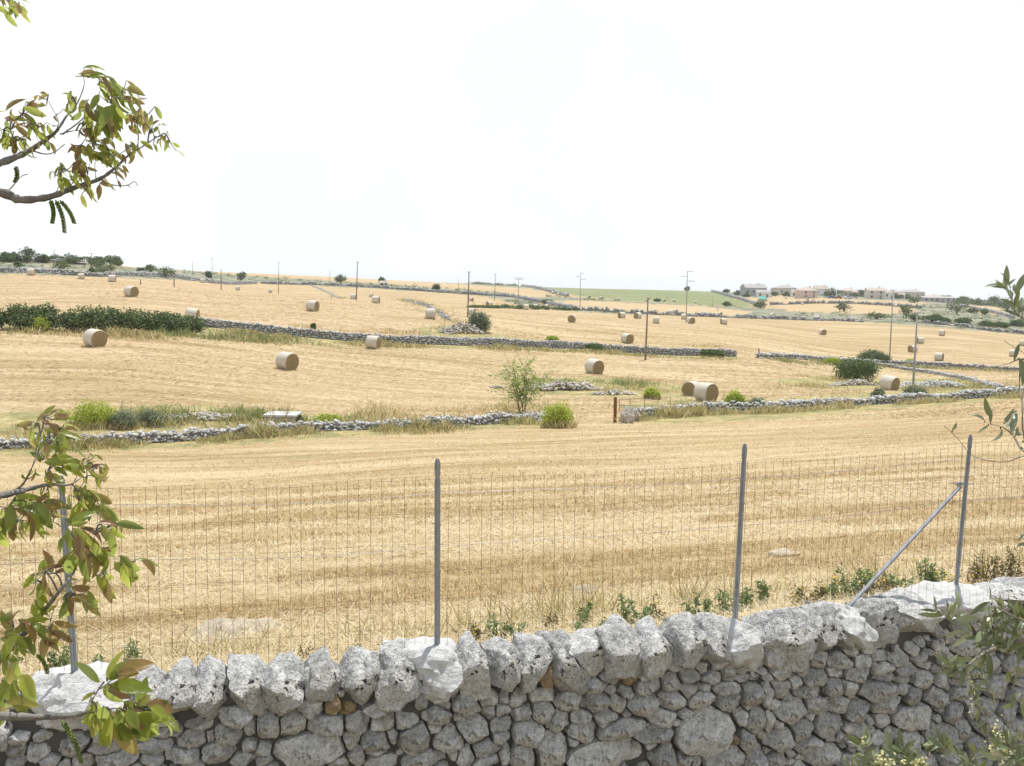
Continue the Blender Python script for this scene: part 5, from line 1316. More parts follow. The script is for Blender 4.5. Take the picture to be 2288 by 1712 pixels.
# left, right, base, eaves, ridge (photograph pixels), wall, roof, hip, storeys, label, turn
HOUSES = [
 (1663,1716,662,646,638,3,1,0,1,'long grey farm building at the left end of the village',8), (1690,1722,665,655,650,4,1,0,1,'low white shed in front of the grey farm',-10),
 (1737,1782,660,646,640,2,1,1,1,'dull tan house between the farm and the pink house',12), (1788,1830,667,652,645,1,0,1,2,'pink house with two storeys facing the stubble',15),
 (1818,1850,661,648,641,4,0,0,1,'white walled house with a reddish roof behind the pink one',-12), (1882,1918,661,650,645,2,0,1,1,'small house with a low roof in the middle of the village',10),
 (1937,1978,668,652,646,0,0,0,2,'cream house with rows of dark windows',-8), (1960,2004,652,641,636,2,0,1,1,'large tan house on the highest ground with a broad hipped roof',14),
 (1976,1998,668,656,652,4,0,0,1,'low pale house attached to the right of the cream house',-8), (2010,2070,670,655,650,2,1,1,1,'long tan house right of the cream house',9), (2056,2102,668,660,656,2,0,0,1,'low tan house on the right side of the village',-10),
 (2060,2140,676,667,664,3,1,0,1,'long low grey shed in front of the right village houses',4), (2226,2245,681,674,671,4,0,0,1,'tiny white house among the trees on the far right',0),
 (1768,1790,664,654,649,4,1,0,1,'pale house tucked between the dull tan house and the pink house',-6), (1846,1868,660,651,646,2,0,0,1,'tan house half hidden by the spreading dark tree',10), (1904,1932,662,653,648,0,0,1,1,'cream house behind the row of parked cars, left of the cream windowed house',-12), (2004,2024,661,653,648,4,0,0,1,'pale house on the slope behind the long tan house, left',8), (2030,2062,660,652,647,0,1,1,1,'grey roofed house on the slope behind the long tan house, right',-6), (2090,2118,668,660,656,2,1,0,1,'last low house at the right end of the village',10), (1726,1746,658,649,645,3,1,0,1,'grey shed right of the low white shed',6),
 (849,867,640,633,629,4,0,0,1,'tiny white house far away right of the hill pole',10), (176,192,592,588,586,4,1,0,1,'low white shed among the left hilltop trees',5)]
for (x0, x1, yb_, ye, yr, wm, rm, hip, st_, lb, rot) in HOUSES:
    b_ = H((x0 + x1) / 2, yb_); d_ = depth_of(b_); S_ = d_ / FPX; w_ = (x1 - x0) * S_ * .94; h_ = (yb_ - ye) * S_ * 1.15; hr = (ye - yr) * S_ * 1.1; dp = min(w_ * .75, 10)
    o = empty('village_house', b_, lb, 'house', VG, R_(rot))
    wmt = (M_CREAM, M_PINK, M_TANW, M_GREYW, M_WHITE)[wm]; rmt = (M_TILE, M_GTILE)[rm]
    mb = MB(); mb.box((0, dp / 2, h_ / 2 - .6), (w_, dp, h_ + 1.2)); mb.build('wall', wmt, o)
    ov = .35; W2_, D2 = w_ / 2 + ov, dp + ov
    i_ = W2_ - min(W2_ * .8, dp / 2) if hip else W2_
    vv = [(-W2_, -ov, h_), (W2_, -ov, h_), (W2_, D2, h_), (-W2_, D2, h_), (-i_, dp / 2, h_ + hr), (i_, dp / 2, h_ + hr)]
    mb = MB(); mb.add(vv, [(0, 1, 5, 4), (1, 2, 5), (2, 3, 4, 5), (3, 0, 4), (3, 2, 1, 0)]); rf = mb.build('roof', rmt, o)
    mb = MB(); mb.box((w_ * .22, dp * .5, h_ + hr * .9 + .3), (.6, .6, 1.2)); mb.build('chimney', wmt, rf)
    nwin = max(2, int(w_ / 3.6))
    for s_ in range(st_):
        for k in range(nwin):
            xw = -w_ / 2 + w_ * (k + .5) / nwin; zw = h_ * (s_ + .55) / st_
            if s_ == 0 and k == nwin // 2:
                mb = MB(); mb.box((xw, -.02, min(2.2, h_ * .8) / 2), (1.1, .16, min(2.2, h_ * .8))); mb.build('door', M_WOOD, o)
            else:
                mb = MB(); mb.box((xw, -.02, zw), (1.1, .12, min(1.5, h_ / st_ * .5))); mb.build('window', M_WIN, o)
for px, pyb, wp, hp, lb in [(1780,661,22,14,'dark tree between the tan house and the pink house'), (1864,664,40,20,'dark tree with a spreading crown left of the small village house'), (1850,663,18,12,'dark bush behind the parked cars'), (1928,663,24,15,'dark tree between the small house and the cream house'), (1910,650,12,9,'dark tree top behind the small village house'),
   (1990,668,28,14,'bushy trees right of the cream house'), (2006,668,20,11,'green shrub before the long tan house'), (2042,677,24,13,'bright green tree in front of the long tan house'), (2025,668,14,12,'shrub against the wall of the long tan house'), (2085,670,16,9,'shrub behind the long low shed'), (1758,663,20,10,'bush in front of the dull tan house'), (1730,662,16,9,'bush left of the dull tan house'), (1668,664,16,9,'bush before the grey farm'), (1648,660,22,10,'bush at the left of the grey farm')]:
    bush('village_tree', px, pyb, wp, hp, M_DARKG if 'bright' not in lb else M_MIDG, lb, 'tree', 'trees between the village houses', 320, None, .12)
for px, pyb, wp, hp, lb, mt in [(2121,675,22,14,'first dark tree right of the village on the skyline',0), (2150,678,20,15,'second dark tree right of the village on the skyline',0), (2170,680,18,11,'third, smaller dark tree right of the village',0), (2186,683,20,14,'fourth dark tree right of the village on the skyline',0), (2219,684,28,21,'taller dark tree left of the tiny white house at the right',0), (2250,698,34,30,'big dark tree right of the tiny white house',0), (2274,705,30,28,'dark tree cut by the right edge near the olive sprig',0), (2200,703,16,12,'dark bush on the dry slope below the fourth skyline tree',0), (1995+180,700,26,12,'low bush on the dry slope at the right',0)]:
    bush('skyline_tree', px, pyb, wp, hp, M_DARKG, lb, 'tree', 'trees on the right skyline', 420, None, .12)
# parked cars and a teal sheet by the village
M_GLASS = plain('car_glass', (0.03, 0.035, 0.04), 0.15, 0.1, 3); M_TYRE = plain('tyre', (0.02, 0.02, 0.02), 0.8, 0.1, 3)
for px, pyb, colr, lb in [(1857, 667, (0.05, 0.10, 0.30), 'blue car parked right of the reddish-roofed house'), (1873, 668, (0.35, 0.05, 0.04), 'red car parked between a blue and a white one'), (1893, 668, (0.62, 0.63, 0.65), 'white car parked in front of the small village house'), (1908, 667, (0.55, 0.56, 0.58), 'silver car at the right end of the parked cars')]:
    b_ = H(px, pyb); o = empty('parked_car', b_, lb, 'car', 'cars parked by the village', R_(rng.uniform(-20, 20)))
    mt = plain('car_paint_' + lb.split()[0], colr, 0.35, 0.05, 3)
    mb = MB(); prof = [(-2.05, .35), (-2.05, .85), (-1.7, .95), (-1.25, 1.0), (-.75, 1.42), (.75, 1.42), (1.25, .98), (1.95, .85), (2.05, .6), (2.05, .35)]
    vv = [(x, s, z) for s in (-.82, .82) for x, z in prof]; m_ = len(prof)
    mb.add(vv, [tuple(range(m_)), tuple(range(2 * m_ - 1, m_ - 1, -1))] + [(k, m_ + k, m_ + (k + 1) % m_, (k + 1) % m_) for k in range(m_)]); mb.build('body', mt, o)
    for s in (-.825, .825):
        mb = MB(); mb.add([(-1.1, s, 1.0), (1.1, s, 1.0), (.68, s, 1.36), (-.68, s, 1.36)], [(0, 1, 2, 3)]); mb.build('side_window', M_GLASS, o)
    for x in (-1.25, 1.3):
        for s in (-.75, .75):
            mb = MB(); mb.tube([(x, s - .1, .32), (x, s + .1, .32)], .32, 12); mb.build('wheel', M_TYRE, o)
b_ = H(1706, 674); S_ = depth_of(b_) / FPX; o = empty('garden_shed', b_, 'shed with a teal sheet roof below the grey farm', 'shed', None, R_(10))
mb = MB(); mb.box((0, 1.5, .5), (18 * S_, 3, 1.4)); mb.build('wall', M_GREYW, o)
mb = MB(); W2_ = 9.5 * S_; mb.add([(-W2_, -.3, 1.21), (W2_, -.3, 1.21), (W2_, 3.3, 1.21 + 6 * S_), (-W2_, 3.3, 1.21 + 6 * S_), (-W2_, -.3, 1.27), (W2_, -.3, 1.27), (W2_, 3.3, 1.27 + 6 * S_), (-W2_, 3.3, 1.27 + 6 * S_)], [(3, 2, 1, 0), (4, 5, 6, 7), (0, 1, 5, 4), (1, 2, 6, 5), (2, 3, 7, 6), (3, 0, 4, 7)]); mb.build('roof', hmat('teal_sheet', (0.10, 0.33, 0.27)), o)

# ------------------------------------------------------------------ weeds standing behind the near wall
M_WEED = leaf_mat('thistle_green', [(0, (0.10, 0.15, 0.06)), (0.5, (0.20, 0.27, 0.12)), (1, (0.38, 0.44, 0.26))], 0.4, 0.5)
M_BRWEED = leaf_mat('browning_weed', [(0, (0.07, 0.06, 0.03)), (0.5, (0.17, 0.14, 0.07)), (1, (0.30, 0.26, 0.13))], 0.3, 0.7)
M_YEL = plain('yellow_petals', (0.75, 0.55, 0.03), 0.6, 0.15, 20)
M_STEM = plain('weed_stem', (0.20, 0.21, 0.09), 0.8, 0.2, 8)
def weed(px, py, hpx, wpx, kind, flowers, label, seed):
    r = random.Random(seed); b_ = H(px, py + 6); S_ = depth_of(b_) / FPX; b_[2] -= .02
    hpx = hpx * (.8 if px > 1650 else 1) + 8
    o = empty('weed_plant', b_, label, 'weed', 'weeds along the back of the near wall'); mb = MB(); lp = []; tips = []
    for k in range(max(3, int(wpx / 9))):
        a = r.uniform(-1, 1); q0 = np.array((a * wpx * .35 * S_, r.uniform(-.08, .08), 0)); q1 = q0 + np.array((a * wpx * .18 * S_ + r.gauss(0, .03), r.gauss(0, .05), hpx * S_ * r.uniform(.5, 1)))
        mid = (q0 + q1) / 2 + np.array((r.gauss(0, .02), 0, 0)); mb.tube([q0, mid, q1], [.006, .005, .002], 4)
        for t in np.linspace(.08, 1, max(6, int(hpx / 3.2))):
            c_ = q0 + (q1 - q0) * t; 
            for _ in range(3): lp.append(c_ + np.array((r.gauss(0, .024), r.gauss(0, .024), r.gauss(0, .015))))
        tips.append(q1)
    mb.build('stems', M_STEM if kind == 0 else M_BRWEED, o)
    lp = np.array(lp); link('leaves', np_mesh('leaves', leaf_quads(lp, .030 if kind == 0 else .021, .34), quads(len(lp))), M_WEED if kind == 0 else M_BRWEED, o)
    if flowers:
        pos = [lp[r.randrange(len(lp))] + np.array((r.gauss(0, .02), -.02, r.uniform(0, .04))) for _ in range(flowers)]
        stones_mesh('flowers', pos, [.0145] * len(pos), M_YEL, False, o, .6)['kind'] = 'stuff'
for i, a in enumerate([
 (132, 1502, 62, 44, 0, 0, 'green thistle weed behind the mortar foot of the leafy left post'), (205, 1500, 34, 26, 0, 0, 'small green weed just right of the left post'), (300, 1478, 40, 40, 0, 5, 'yellow flowered weed above the large green walnut leaves'),
 (676, 1472, 34, 24, 1, 0, 'dry dark weed between two cap stones left of the middle post'), (800, 1462, 34, 22, 1, 0, 'small dark dry weed left of the middle post'), (952, 1452, 42, 30, 1, 0, 'dark dry weed touching the left of the middle post'),
 (1062, 1432, 46, 44, 1, 2, 'dull weed right of the middle post'), (1122, 1424, 52, 54, 0, 4, 'green weed with some yellow flowers, second right of the middle post'), (1230, 1402, 40, 34, 1, 0, 'drying weed halfway between the middle posts'),
 (1297, 1390, 60, 24, 0, 0, 'upright narrow thistle halfway to the third post'), (1285, 1412, 30, 34, 0, 1, 'low green weed under the narrow thistle'), (1355, 1404, 36, 30, 0, 0, 'low thistle left of the tallest thistle'),
 (1425, 1392, 64, 66, 0, 0, 'tallest broad thistle left of the third post'), (1478, 1380, 50, 34, 1, 2, 'thin dull weed right of the tallest thistle'), (1565, 1378, 56, 50, 0, 0, 'leafy thistle just left of the third post'),
 (1622, 1366, 50, 36, 0, 0, 'thistle hidden partly by the third post'), (1662, 1358, 56, 50, 0, 0, 'thistle just right of the third post'), (1700, 1345, 76, 36, 0, 0, 'tall thistle further right of the third post'),
 (1770, 1346, 40, 60, 1, 4, 'brown brushy weed left of the brace foot'), (1812, 1340, 48, 60, 1, 8, 'brown brush with yellow flowers left of the brace foot'), (1862, 1332, 64, 60, 0, 12, 'tall flowering weed right by the brace foot'),
 (1912, 1328, 78, 70, 0, 14, 'tall green and yellow weed behind the brace'), (1965, 1320, 60, 64, 1, 8, 'brown weed right of the brace foot'), (2015, 1314, 52, 60, 0, 8, 'flowering weed between the brace and the last post'),
 (2072, 1308, 84, 40, 0, 8, 'upright flowering weed left of the last post'), (2106, 1306, 50, 50, 0, 10, 'low flowering weed close to the last post'), (2178, 1302, 70, 60, 1, 8, 'brown weed right of the last post'),
 (2215, 1296, 84, 66, 1, 2, 'dark brown bushy weed at the right above the wall end'), (2265, 1292, 84, 60, 1, 0, 'dark brown weed cut by the right edge')]):
    weed(*a, 500 + i)
bag = []; BW = [(-60, 1500), (300, 1480), (700, 1452), (1144, 1400), (1700, 1330), (2350, 1270)]
weed_strip(bag, BW, 5200, .16, .36, .010, 1.1); weed_strip(bag, sh(BW, -14), 4200, .25, .32, .009, .8)
vv = np.concatenate(bag); o = link('wall_foot_grass', np_mesh('wall_foot_grass', vv, quads(len(vv) // 4)), M_DRY); tag(o, 'dry grass at the back foot of the near wall', None, None, 'stuff')

# ------------------------------------------------------------------ trees beside the viewer
def leaf_geo(bag, p0, d, nrm, L, W, fold=0.35, curl=0.5, rows=6):
    """a pointed leaf folded along its midrib and bent over"""
    d = d / np.linalg.norm(d); nrm = nrm - d * (nrm @ d); nrm /= np.linalg.norm(nrm) + 1e-9; s = np.cross(d, nrm)
    v0 = len(bag[0]); p = np.array(p0, float); dd = d.copy(); nn = nrm.copy()
    for i in range(rows + 1):
        t = i / rows; w_ = W * 0.5 * (math.sin(math.pi * min(1, t * 0.97 + .02) ** 0.82)) ** 0.85 if 0 < i < rows else W * .02
        bag[0].extend([p - s * w_ + nn * w_ * fold, p, p + s * w_ + nn * w_ * fold])
        a = -curl / rows; ca, sa = math.cos(a), math.sin(a); dd, nn = dd * ca + nn * sa, nn * ca - dd * sa
        p = p + dd * (L / rows)
    for i in range(rows):
        b = v0 + i * 3
        bag[1].append((b, b + 1, b + 4, b + 3)); bag[1].append((b + 1, b + 2, b + 5, b + 4))
def near_leaf_mat(name, stops, transl, rough, spec, back):
    g = G(name); v = g.pos(); r = g.island()
    col = g.ramp(r, stops); n_ = g.noise(v, 26, 4)
    col = g.mix(g.mr(n_, .4, .65, 0, .6), col, g.mix(1.0, col, (0.72, 0.86, 0.62), 'MULTIPLY'))
    col = g.mix(g.n('NewGeometry').outputs['Backfacing'], col, g.mix(0.6, col, back))
    g.color(col); g.rough(rough); g.b.inputs['Specular IOR Level'].default_value = spec; g.bump(g.noise(v, 90, 3), .4, .004)
    tr = g.n('BsdfTranslucent'); g.set(tr.inputs[0], g.mix(1.0, g.mix(.35, col, (1, 1, 1)), (0.95, 1.0, 0.35), 'MULTIPLY'))
    mx = g.n('MixShader', {0: transl}); g.t.links.new(g.b.outputs[0], mx.inputs[1]); g.t.links.new(tr.outputs[0], mx.inputs[2]); g.t.links.new(mx.outputs[0], g.out.inputs[0])
    return g.mat
M_WGREEN = near_leaf_mat('walnut_green_leaf', [(0, (0.07, 0.11, 0.010)), (0.4, (0.17, 0.22, 0.016)), (1, (0.36, 0.37, 0.03))], .52, .33, .55, (0.20, 0.23, 0.08))
M_WRED = near_leaf_mat('walnut_young_leaf', [(0, (0.15, 0.035, 0.04)), (0.35, (0.24, 0.085, 0.055)), (0.65, (0.29, 0.17, 0.05)), (1, (0.24, 0.26, 0.035))], .48, .33, .6, (0.30, 0.18, 0.13))
M_OLIVE = near_leaf_mat('olive_leaf', [(0, (0.09, 0.11, 0.05)), (0.5, (0.15, 0.17, 0.085)), (1, (0.25, 0.26, 0.16))], .12, .35, .5, (0.34, 0.35, 0.28))
M_WBARK = plain('walnut_bark', (0.20, 0.185, 0.17), .85, .35, 25, 0, .5); M_OBARK = plain('olive_bark', (0.24, 0.215, 0.17), .85, .3, 25, 0, .5)
M_CATKIN = plain('catkin', (0.16, 0.20, 0.05), .8, .3, 60); M_BUD = plain('olive_flower_bud', (0.62, 0.60, 0.32), .6, .2, 60)
def img_dir(deg, into=0.0): return RV * math.cos(R_(deg)) + UV * math.sin(R_(deg)) + FV * into
def WM_OF(s): return 1 if s.bark is M_WBARK else 0
class Spray:
    ax = ([0] * 5, [0] * 5)
    def __init__(s, tree, depth, bark, seed): s.t, s.d, s.bark, s.r, s.o = tree, depth, bark, random.Random(seed), np.array(tree.location); s.bags = {}; s.tw = MB()
    def p(s, px, py, dd=0.0): return P(px, py, s.d + dd) - s.o
    def branch(s, pts, r0, r1, dd=None):
        q = [s.p(a, b, (dd[i] if dd else .08 * math.sin(i * 1.7 + s.r.random()))) for i, (a, b) in enumerate(pts)]
        if pts[0][0] < -500 or pts[0][0] > 2800:
            tx = 0.0; zz = q[0][2] - .12
            q[0] = np.array((float(np.interp(zz, [0, 1.2, 2.6, 3.9, 5.3], s.ax[0])), float(np.interp(zz, [0, 1.2, 2.6, 3.9, 5.3], s.ax[1])), zz)); r0 = r0 * 1.6
        q = smooth_path(q, 5); n_ = len(q)
        if pts[0][0] < -500 or pts[0][0] > 2800:
            for k in range(26 if WM_OF(s) else 44):
                i = s.r.randrange(3, max(4, int(n_ * .45))); qx = float(project((q[i] + s.o)[None])[0][0])
                if -130 < qx < 2430: continue
                bag = s.bags.setdefault('leaves' if (not WM_OF(s) or s.r.random() < .6) else 'young_leaves', ([], []))
                d = img_dir(s.r.uniform(-170, 90), s.r.uniform(-.8, .8)); L = s.r.uniform(.045, .08) if WM_OF(s) else s.r.uniform(.04, .06)
                b_ = q[i] + d * s.r.uniform(.03, .10); s.tw.tube([q[i], b_], [.002, .001], 4, cap=False)
                leaf_geo(bag, b_, d - UV * .5 * WM_OF(s), -FV + UV * s.r.random() + RV * s.r.uniform(-.6, .6), L, L * (.34 if WM_OF(s) else .25), .3, s.r.uniform(.2, 1.1))
        rad = [(r1 + (r0 - r1) * (1 - i / (n_ - 1)) ** 2.0) * (1 + .16 * math.sin(i * 2.4)) * .62 for i in range(n_)]
        s.tw.tube(q, rad, 7)
    def leaves(s, px, py, n_, ang, spread, L, kind, stem=None, W=.32, curl=(.3, 1.5), jit=10, dd=.05):
        r = s.r; WM_ = ('young_leaves',) if s.bark is M_WBARK else ()
        a0 = s.p(px, py)
        if stem: s.tw.tube(smooth_path([s.p(*stem), (s.p(*stem) + a0) / 2 + UV * .006, a0], 4), .0022, 5)
        for k in range(n_ if n_ < 3 or not WM_ else int(n_ * 1.8)):
            b_ = s.p(px + r.gauss(0, jit), py + r.gauss(0, jit), r.gauss(0, dd))
            kk = kind if (kind not in ('leaves', 'young_leaves') or 'young_leaves' not in WM_ or r.random() > .22) else ('young_leaves' if kind == 'leaves' else 'leaves')
            bag = s.bags.setdefault(kk, ([], []))
            a = ang + r.uniform(-spread, spread); d = img_dir(a, r.uniform(-.75, .75))
            if r.random() < .75: s.tw.tube([a0, (a0 + b_) / 2 - UV * .003, b_], [.0016, .0013, .001], 4, cap=False)
            nrm = -FV * r.uniform(.2, 1) + UV * r.uniform(-.1, 1.0) + RV * r.uniform(-.7, .7)
            ll = L * r.uniform(.55, 1.1) * (.72 if (WM_ and n_ > 1) else 1); leaf_geo(bag, b_, d, nrm, ll, ll * W * r.uniform(.8, 1.15), r.uniform(.12, .6), r.uniform(*curl))
    def done(s, mats, name='branch'):
        br = s.tw.build(name, s.bark, s.t, True)
        for k, (v_, f_) in s.bags.items():
            me = bpy.data.meshes.new(k); me.from_pydata([tuple(float(c) for c in q) for q in v_], [], f_); me.update(); link(k, me, mats[k], br, True)
        return br
def catkin(parent, a, b, mat, n_=64, rad=.0040, name='catkin'):
    mb = MB(); a, b = np.array(a), np.array(b); pth = smooth_path([a, (a + b) / 2 + RV * .006, b], 6); mb.tube(pth, [.002] * len(pth), 5)
    for i in range(n_):
        t = .06 + .94 * i / n_; q = pth[min(len(pth) - 1, int(t * (len(pth) - 1)))] * 1.0; q = a + (b - a) * t + RV * .006 * math.sin(math.pi * t)
        th_ = i * 2.4; c_ = q + (RV * math.cos(th_) + FV * math.sin(th_)) * rad; e = .0036 * (1 - .3 * t)
        mb.add([c_ + np.array(d_) * e for d_ in ((1, 0, 0), (-1, 0, 0), (0, 1, 0), (0, -1, 0), (0, 0, 1), (0, 0, -1))], [(0, 2, 4), (2, 1, 4), (1, 3, 4), (3, 0, 4), (2, 0, 5), (1, 2, 5), (3, 1, 5), (0, 3, 5)])
    return mb.build(name, mat, parent, True)
wal = empty('walnut_tree', (-2.3, 2.3, 0), 'walnut tree with green and reddish young leaves reaching in from the left', 'tree'); wo = np.array(wal.location)
mb = MB(); tr_ = smooth_path([np.array((0, 0, -.1)), np.array((.05, .05, 1.2)), np.array((-.06, .1, 2.6)), np.array((.0, .1, 3.9)), np.array((.05, .0, 5.3))], 6)
mb.tube(tr_, list(np.linspace(.16, .05, len(tr_))), 12); mb.build('trunk', M_WBARK, wal, True)
WM = {'leaves': M_WGREEN, 'young_leaves': M_WRED}
GR, RD = 'leaves', 'young_leaves'
# upper branch against the sky
S1 = Spray(wal, 2.45, M_WBARK, 11)
S1.branch([(-760, 620), (-360, 500), (-120, 420), (0, 430), (45, 446), (110, 440), (165, 420), (225, 399), (262, 371), (290, 345), (318, 328), (345, 310), (365, 298)], .022, .002, [-.1, 0, 0, 0, 0, 0, 0, 0, 0, 0, 0, 0, 0])
S1.branch([(225, 399), (246, 412), (282, 415), (300, 406), (308, 416)], .0032, .0015); S1.branch([(283, 413), (293, 420)], .0016, .001)
S1.branch([(14, 432), (35, 408), (42, 396), (36, 372)], .0045, .002); S1.branch([(40, 400), (52, 392), (62, 390)], .002, .002)
S1.branch([(308, 330), (309, 300), (306, 268), (303, 255)], .003, .0015)
S1.branch([(165, 420), (183, 395), (195, 382)], .003, .0014); S1.branch([(120, 436), (130, 420), (137, 385)], .0028, .0013)
ob = S1.done(WM)
S2 = Spray(wal, 2.4, M_WBARK, 12)
S2.branch([(-760, 640), (-300, 470), (-60, 385), (0, 365), (60, 340), (112, 305), (130, 288), (150, 258), (165, 245)], .02, .004)
S2.branch([(150, 258), (172, 232), (188, 190), (184, 165)], .004, .0015); S2.branch([(70, 336), (98, 344), (120, 341), (145, 322)], .004, .0018)
S2.branch([(128, 286), (130, 268), (108, 226)], .0025, .0012); S2.branch([(32, 352), (30, 320), (24, 290)], .0035, .0015)
S2.branch([(140, 300), (180, 270), (210, 235), (225, 200)], .0038, .0015); S2.branch([(135, 300), (170, 292), (200, 300)], .003, .0015)
for a in [(186,160,3,20,40,.085,RD,None),(196,165,4,-5,40,.09,GR,None),(225,180,5,-40,45,.10,GR,None),(245,195,4,-20,50,.09,GR,(225,200)),(275,205,4,-30,40,.085,RD,(225,200)),(270,215,4,-60,40,.09,GR,None),
          (160,215,4,215,60,.065,GR,(170,235)),(200,235,5,-80,50,.085,GR,None),(215,245,4,-60,35,.11,GR,None),(250,232,4,-70,40,.09,GR,(225,200)),(235,255,3,-65,25,.115,GR,None),
          (106,222,3,200,60,.045,RD,None),(128,255,2,-60,30,.05,RD,None),(75,278,3,-45,40,.06,RD,(62,300)),(85,285,3,-70,30,.06,GR,(62,300)),(105,318,3,-60,30,.055,GR,None),
          (22,268,6,-20,90,.075,RD,(24,290)),(50,255,5,0,60,.075,RD,(24,290)),(8,290,6,-80,60,.07,GR,(24,290)),(35,305,5,-85,45,.065,GR,(30,320)),(58,312,3,-95,30,.06,GR,(30,320)),(-60,300,9,-60,160,.08,GR,None),(-40,260,7,0,160,.08,RD,None)]:
    S2.leaves(*a)
for a in [(185,275,4,-70,50,.06,RD,(170,292)),(200,290,4,-80,50,.06,RD,(200,300)),(212,315,4,-60,60,.06,RD,(200,300)),(178,325,5,-80,60,.055,RD,None),(195,335,4,-60,60,.055,GR,None),(170,345,4,-70,50,.055,RD,None),(240,330,5,-50,50,.055,RD,(225,320)),(255,345,4,-70,40,.05,RD,None)]:
    S2.leaves(*a)
S2.done(WM)
S1b = Spray(wal, 2.42, M_WBARK, 13)
S1b.branch([(190, 412), (196, 390), (200, 365)], .0025, .0012); S1b.branch([(215, 402), (212, 370), (215, 345)], .0025, .0012)
for a in [(133,395,4,-95,35,.065,GR,(137,385)),(138,370,3,-80,60,.06,GR,(137,385)),(150,380,3,-85,40,.06,GR,(137,385)),(175,385,4,-50,50,.06,RD,(183,395)),(190,370,4,-60,60,.06,RD,(196,390)),(168,400,3,-35,30,.065,GR,(183,395)),(195,415,3,-70,40,.055,GR,(190,412)),(212,345,4,-50,60,.06,RD,None),(228,405,3,-55,40,.055,RD,None),(258,385,3,-40,30,.05,RD,(262,371)),
          (302,250,5,-60,50,.055,RD,None),(322,262,5,-70,40,.055,RD,(306,268)),(300,265,3,-90,60,.045,GR,None),(335,290,3,50,60,.045,GR,(330,318)),(345,305,3,-75,50,.04,GR,None),(368,305,3,-95,20,.055,RD,None),(380,318,2,-35,20,.05,RD,(365,298)),(290,325,4,-55,40,.06,RD,(300,335)),(305,328,2,-50,30,.055,RD,None)]:
    S1b.leaves(*a)
b1 = S1b.done(WM)
for a, b in [((112, 447), (116, 500)), ((124, 447), (144, 521)), ((134, 448), (166, 500))]:
    catkin(ob, P(a[0], a[1], 2.45) - wo, P(b[0], b[1], 2.45) - wo, M_CATKIN)
catkin(ob, P(34, 372, 2.45) - wo, P(32, 408, 2.45) - wo, M_CATKIN, 36)
# small tip in the top left corner
S3 = Spray(wal, 2.35, M_WBARK, 14); S3.branch([(-700, 500), (-350, 120), (-120, -20), (-20, -15), (30, 5)], .018, .002)
for a in [(5,0,4,-60,40,.07,GR,None),(35,8,4,-60,45,.065,GR,None),(20,2,3,-95,40,.06,GR,None),(42,5,2,20,40,.05,GR,None),(-80,-40,9,-40,160,.08,GR,None)]: S3.leaves(*a)
S3.done(WM)
# lower branches
S4 = Spray(wal, 2.35, M_WBARK, 15)
S4.branch([(-760, 1180), (-300, 1160), (-60, 1118), (0, 1108), (60, 1094), (105, 1083), (135, 1084), (160, 1082), (185, 1064)], .02, .003)
S4.branch([(0, 1112), (45, 1088), (66, 1056), (80, 1022), (86, 990), (95, 958)], .006, .002); S4.branch([(84, 1020), (108, 995), (120, 978)], .0025, .0012)
S4.branch([(100, 1085), (92, 1110), (84, 1135)], .003, .0013); S4.branch([(165, 1078), (180, 1048), (195, 1036)], .002, .001); S4.branch([(60, 1148), (110, 1140), (150, 1135), (172, 1132)], .002, .001)
for a in [(100,930,5,10,50,.07,RD,(95,958)),(85,945,4,150,60,.055,RD,(90,975)),(115,955,4,-20,60,.065,RD,(108,985)),(130,965,4,-50,40,.075,GR,(120,978)),(138,955,3,-10,30,.06,RD,(120,978)),(78,968,3,-95,40,.07,GR,None),(112,975,3,-75,40,.06,GR,None),
          (80,1022,4,120,60,.06,GR,None),(100,1020,3,60,40,.06,GR,None),(130,1020,4,70,35,.07,GR,(108,1050)),(140,1040,5,0,35,.085,GR,(108,1050)),(108,1050,4,-70,50,.055,RD,None),(118,1062,3,-70,40,.075,GR,None),(75,1062,3,200,60,.05,GR,None),
          (195,1030,5,-10,60,.05,RD,None),(182,1030,3,150,40,.04,RD,None),(212,1045,4,-50,40,.055,RD,(195,1036)),(218,1065,4,-65,40,.06,RD,(195,1050)),(195,1062,3,-80,30,.05,RD,None)]:
    S4.leaves(*a)
for a in [(170,1092,4,-30,30,.09,RD,(150,1084)),(195,1108,4,-60,35,.095,GR,(165,1095)),(175,1110,3,-85,25,.09,GR,None),(215,1118,3,-40,25,.09,RD,(190,1105)),(225,1125,3,-65,25,.08,GR,None),(30,1118,4,-5,40,.09,GR,(60,1098)),(60,1135,4,-30,40,.08,RD,(84,1135)),(15,1135,4,-50,60,.10,GR,None),(85,1140,4,-40,35,.10,GR,None),(70,1150,3,-75,30,.11,GR,None),(40,1160,4,-85,25,.10,GR,None),(5,1170,4,-80,30,.10,GR,None),(120,1140,3,-45,30,.06,RD,None),(110,1105,3,-120,50,.05,GR,None),(-90,1140,10,-50,160,.10,GR,None)]:
    S4.leaves(*a)
S4.done(WM)
S5 = Spray(wal, 2.25, M_WBARK, 16)
S5.branch([(-760, 1560), (-250, 1560), (-60, 1500), (0, 1467), (50, 1420), (100, 1362), (140, 1312), (165, 1278), (180, 1240), (200, 1205)], .02, .003)
S5.branch([(140, 1312), (185, 1295), (225, 1282), (255, 1270)], .002, .001); S5.branch([(50, 1420), (20, 1400), (-20, 1390)], .003, .0015); S5.branch([(112, 1390), (125, 1350), (145, 1330)], .002, .001); S5.branch([(175, 1260), (205, 1225), (212, 1195)], .0022, .001)
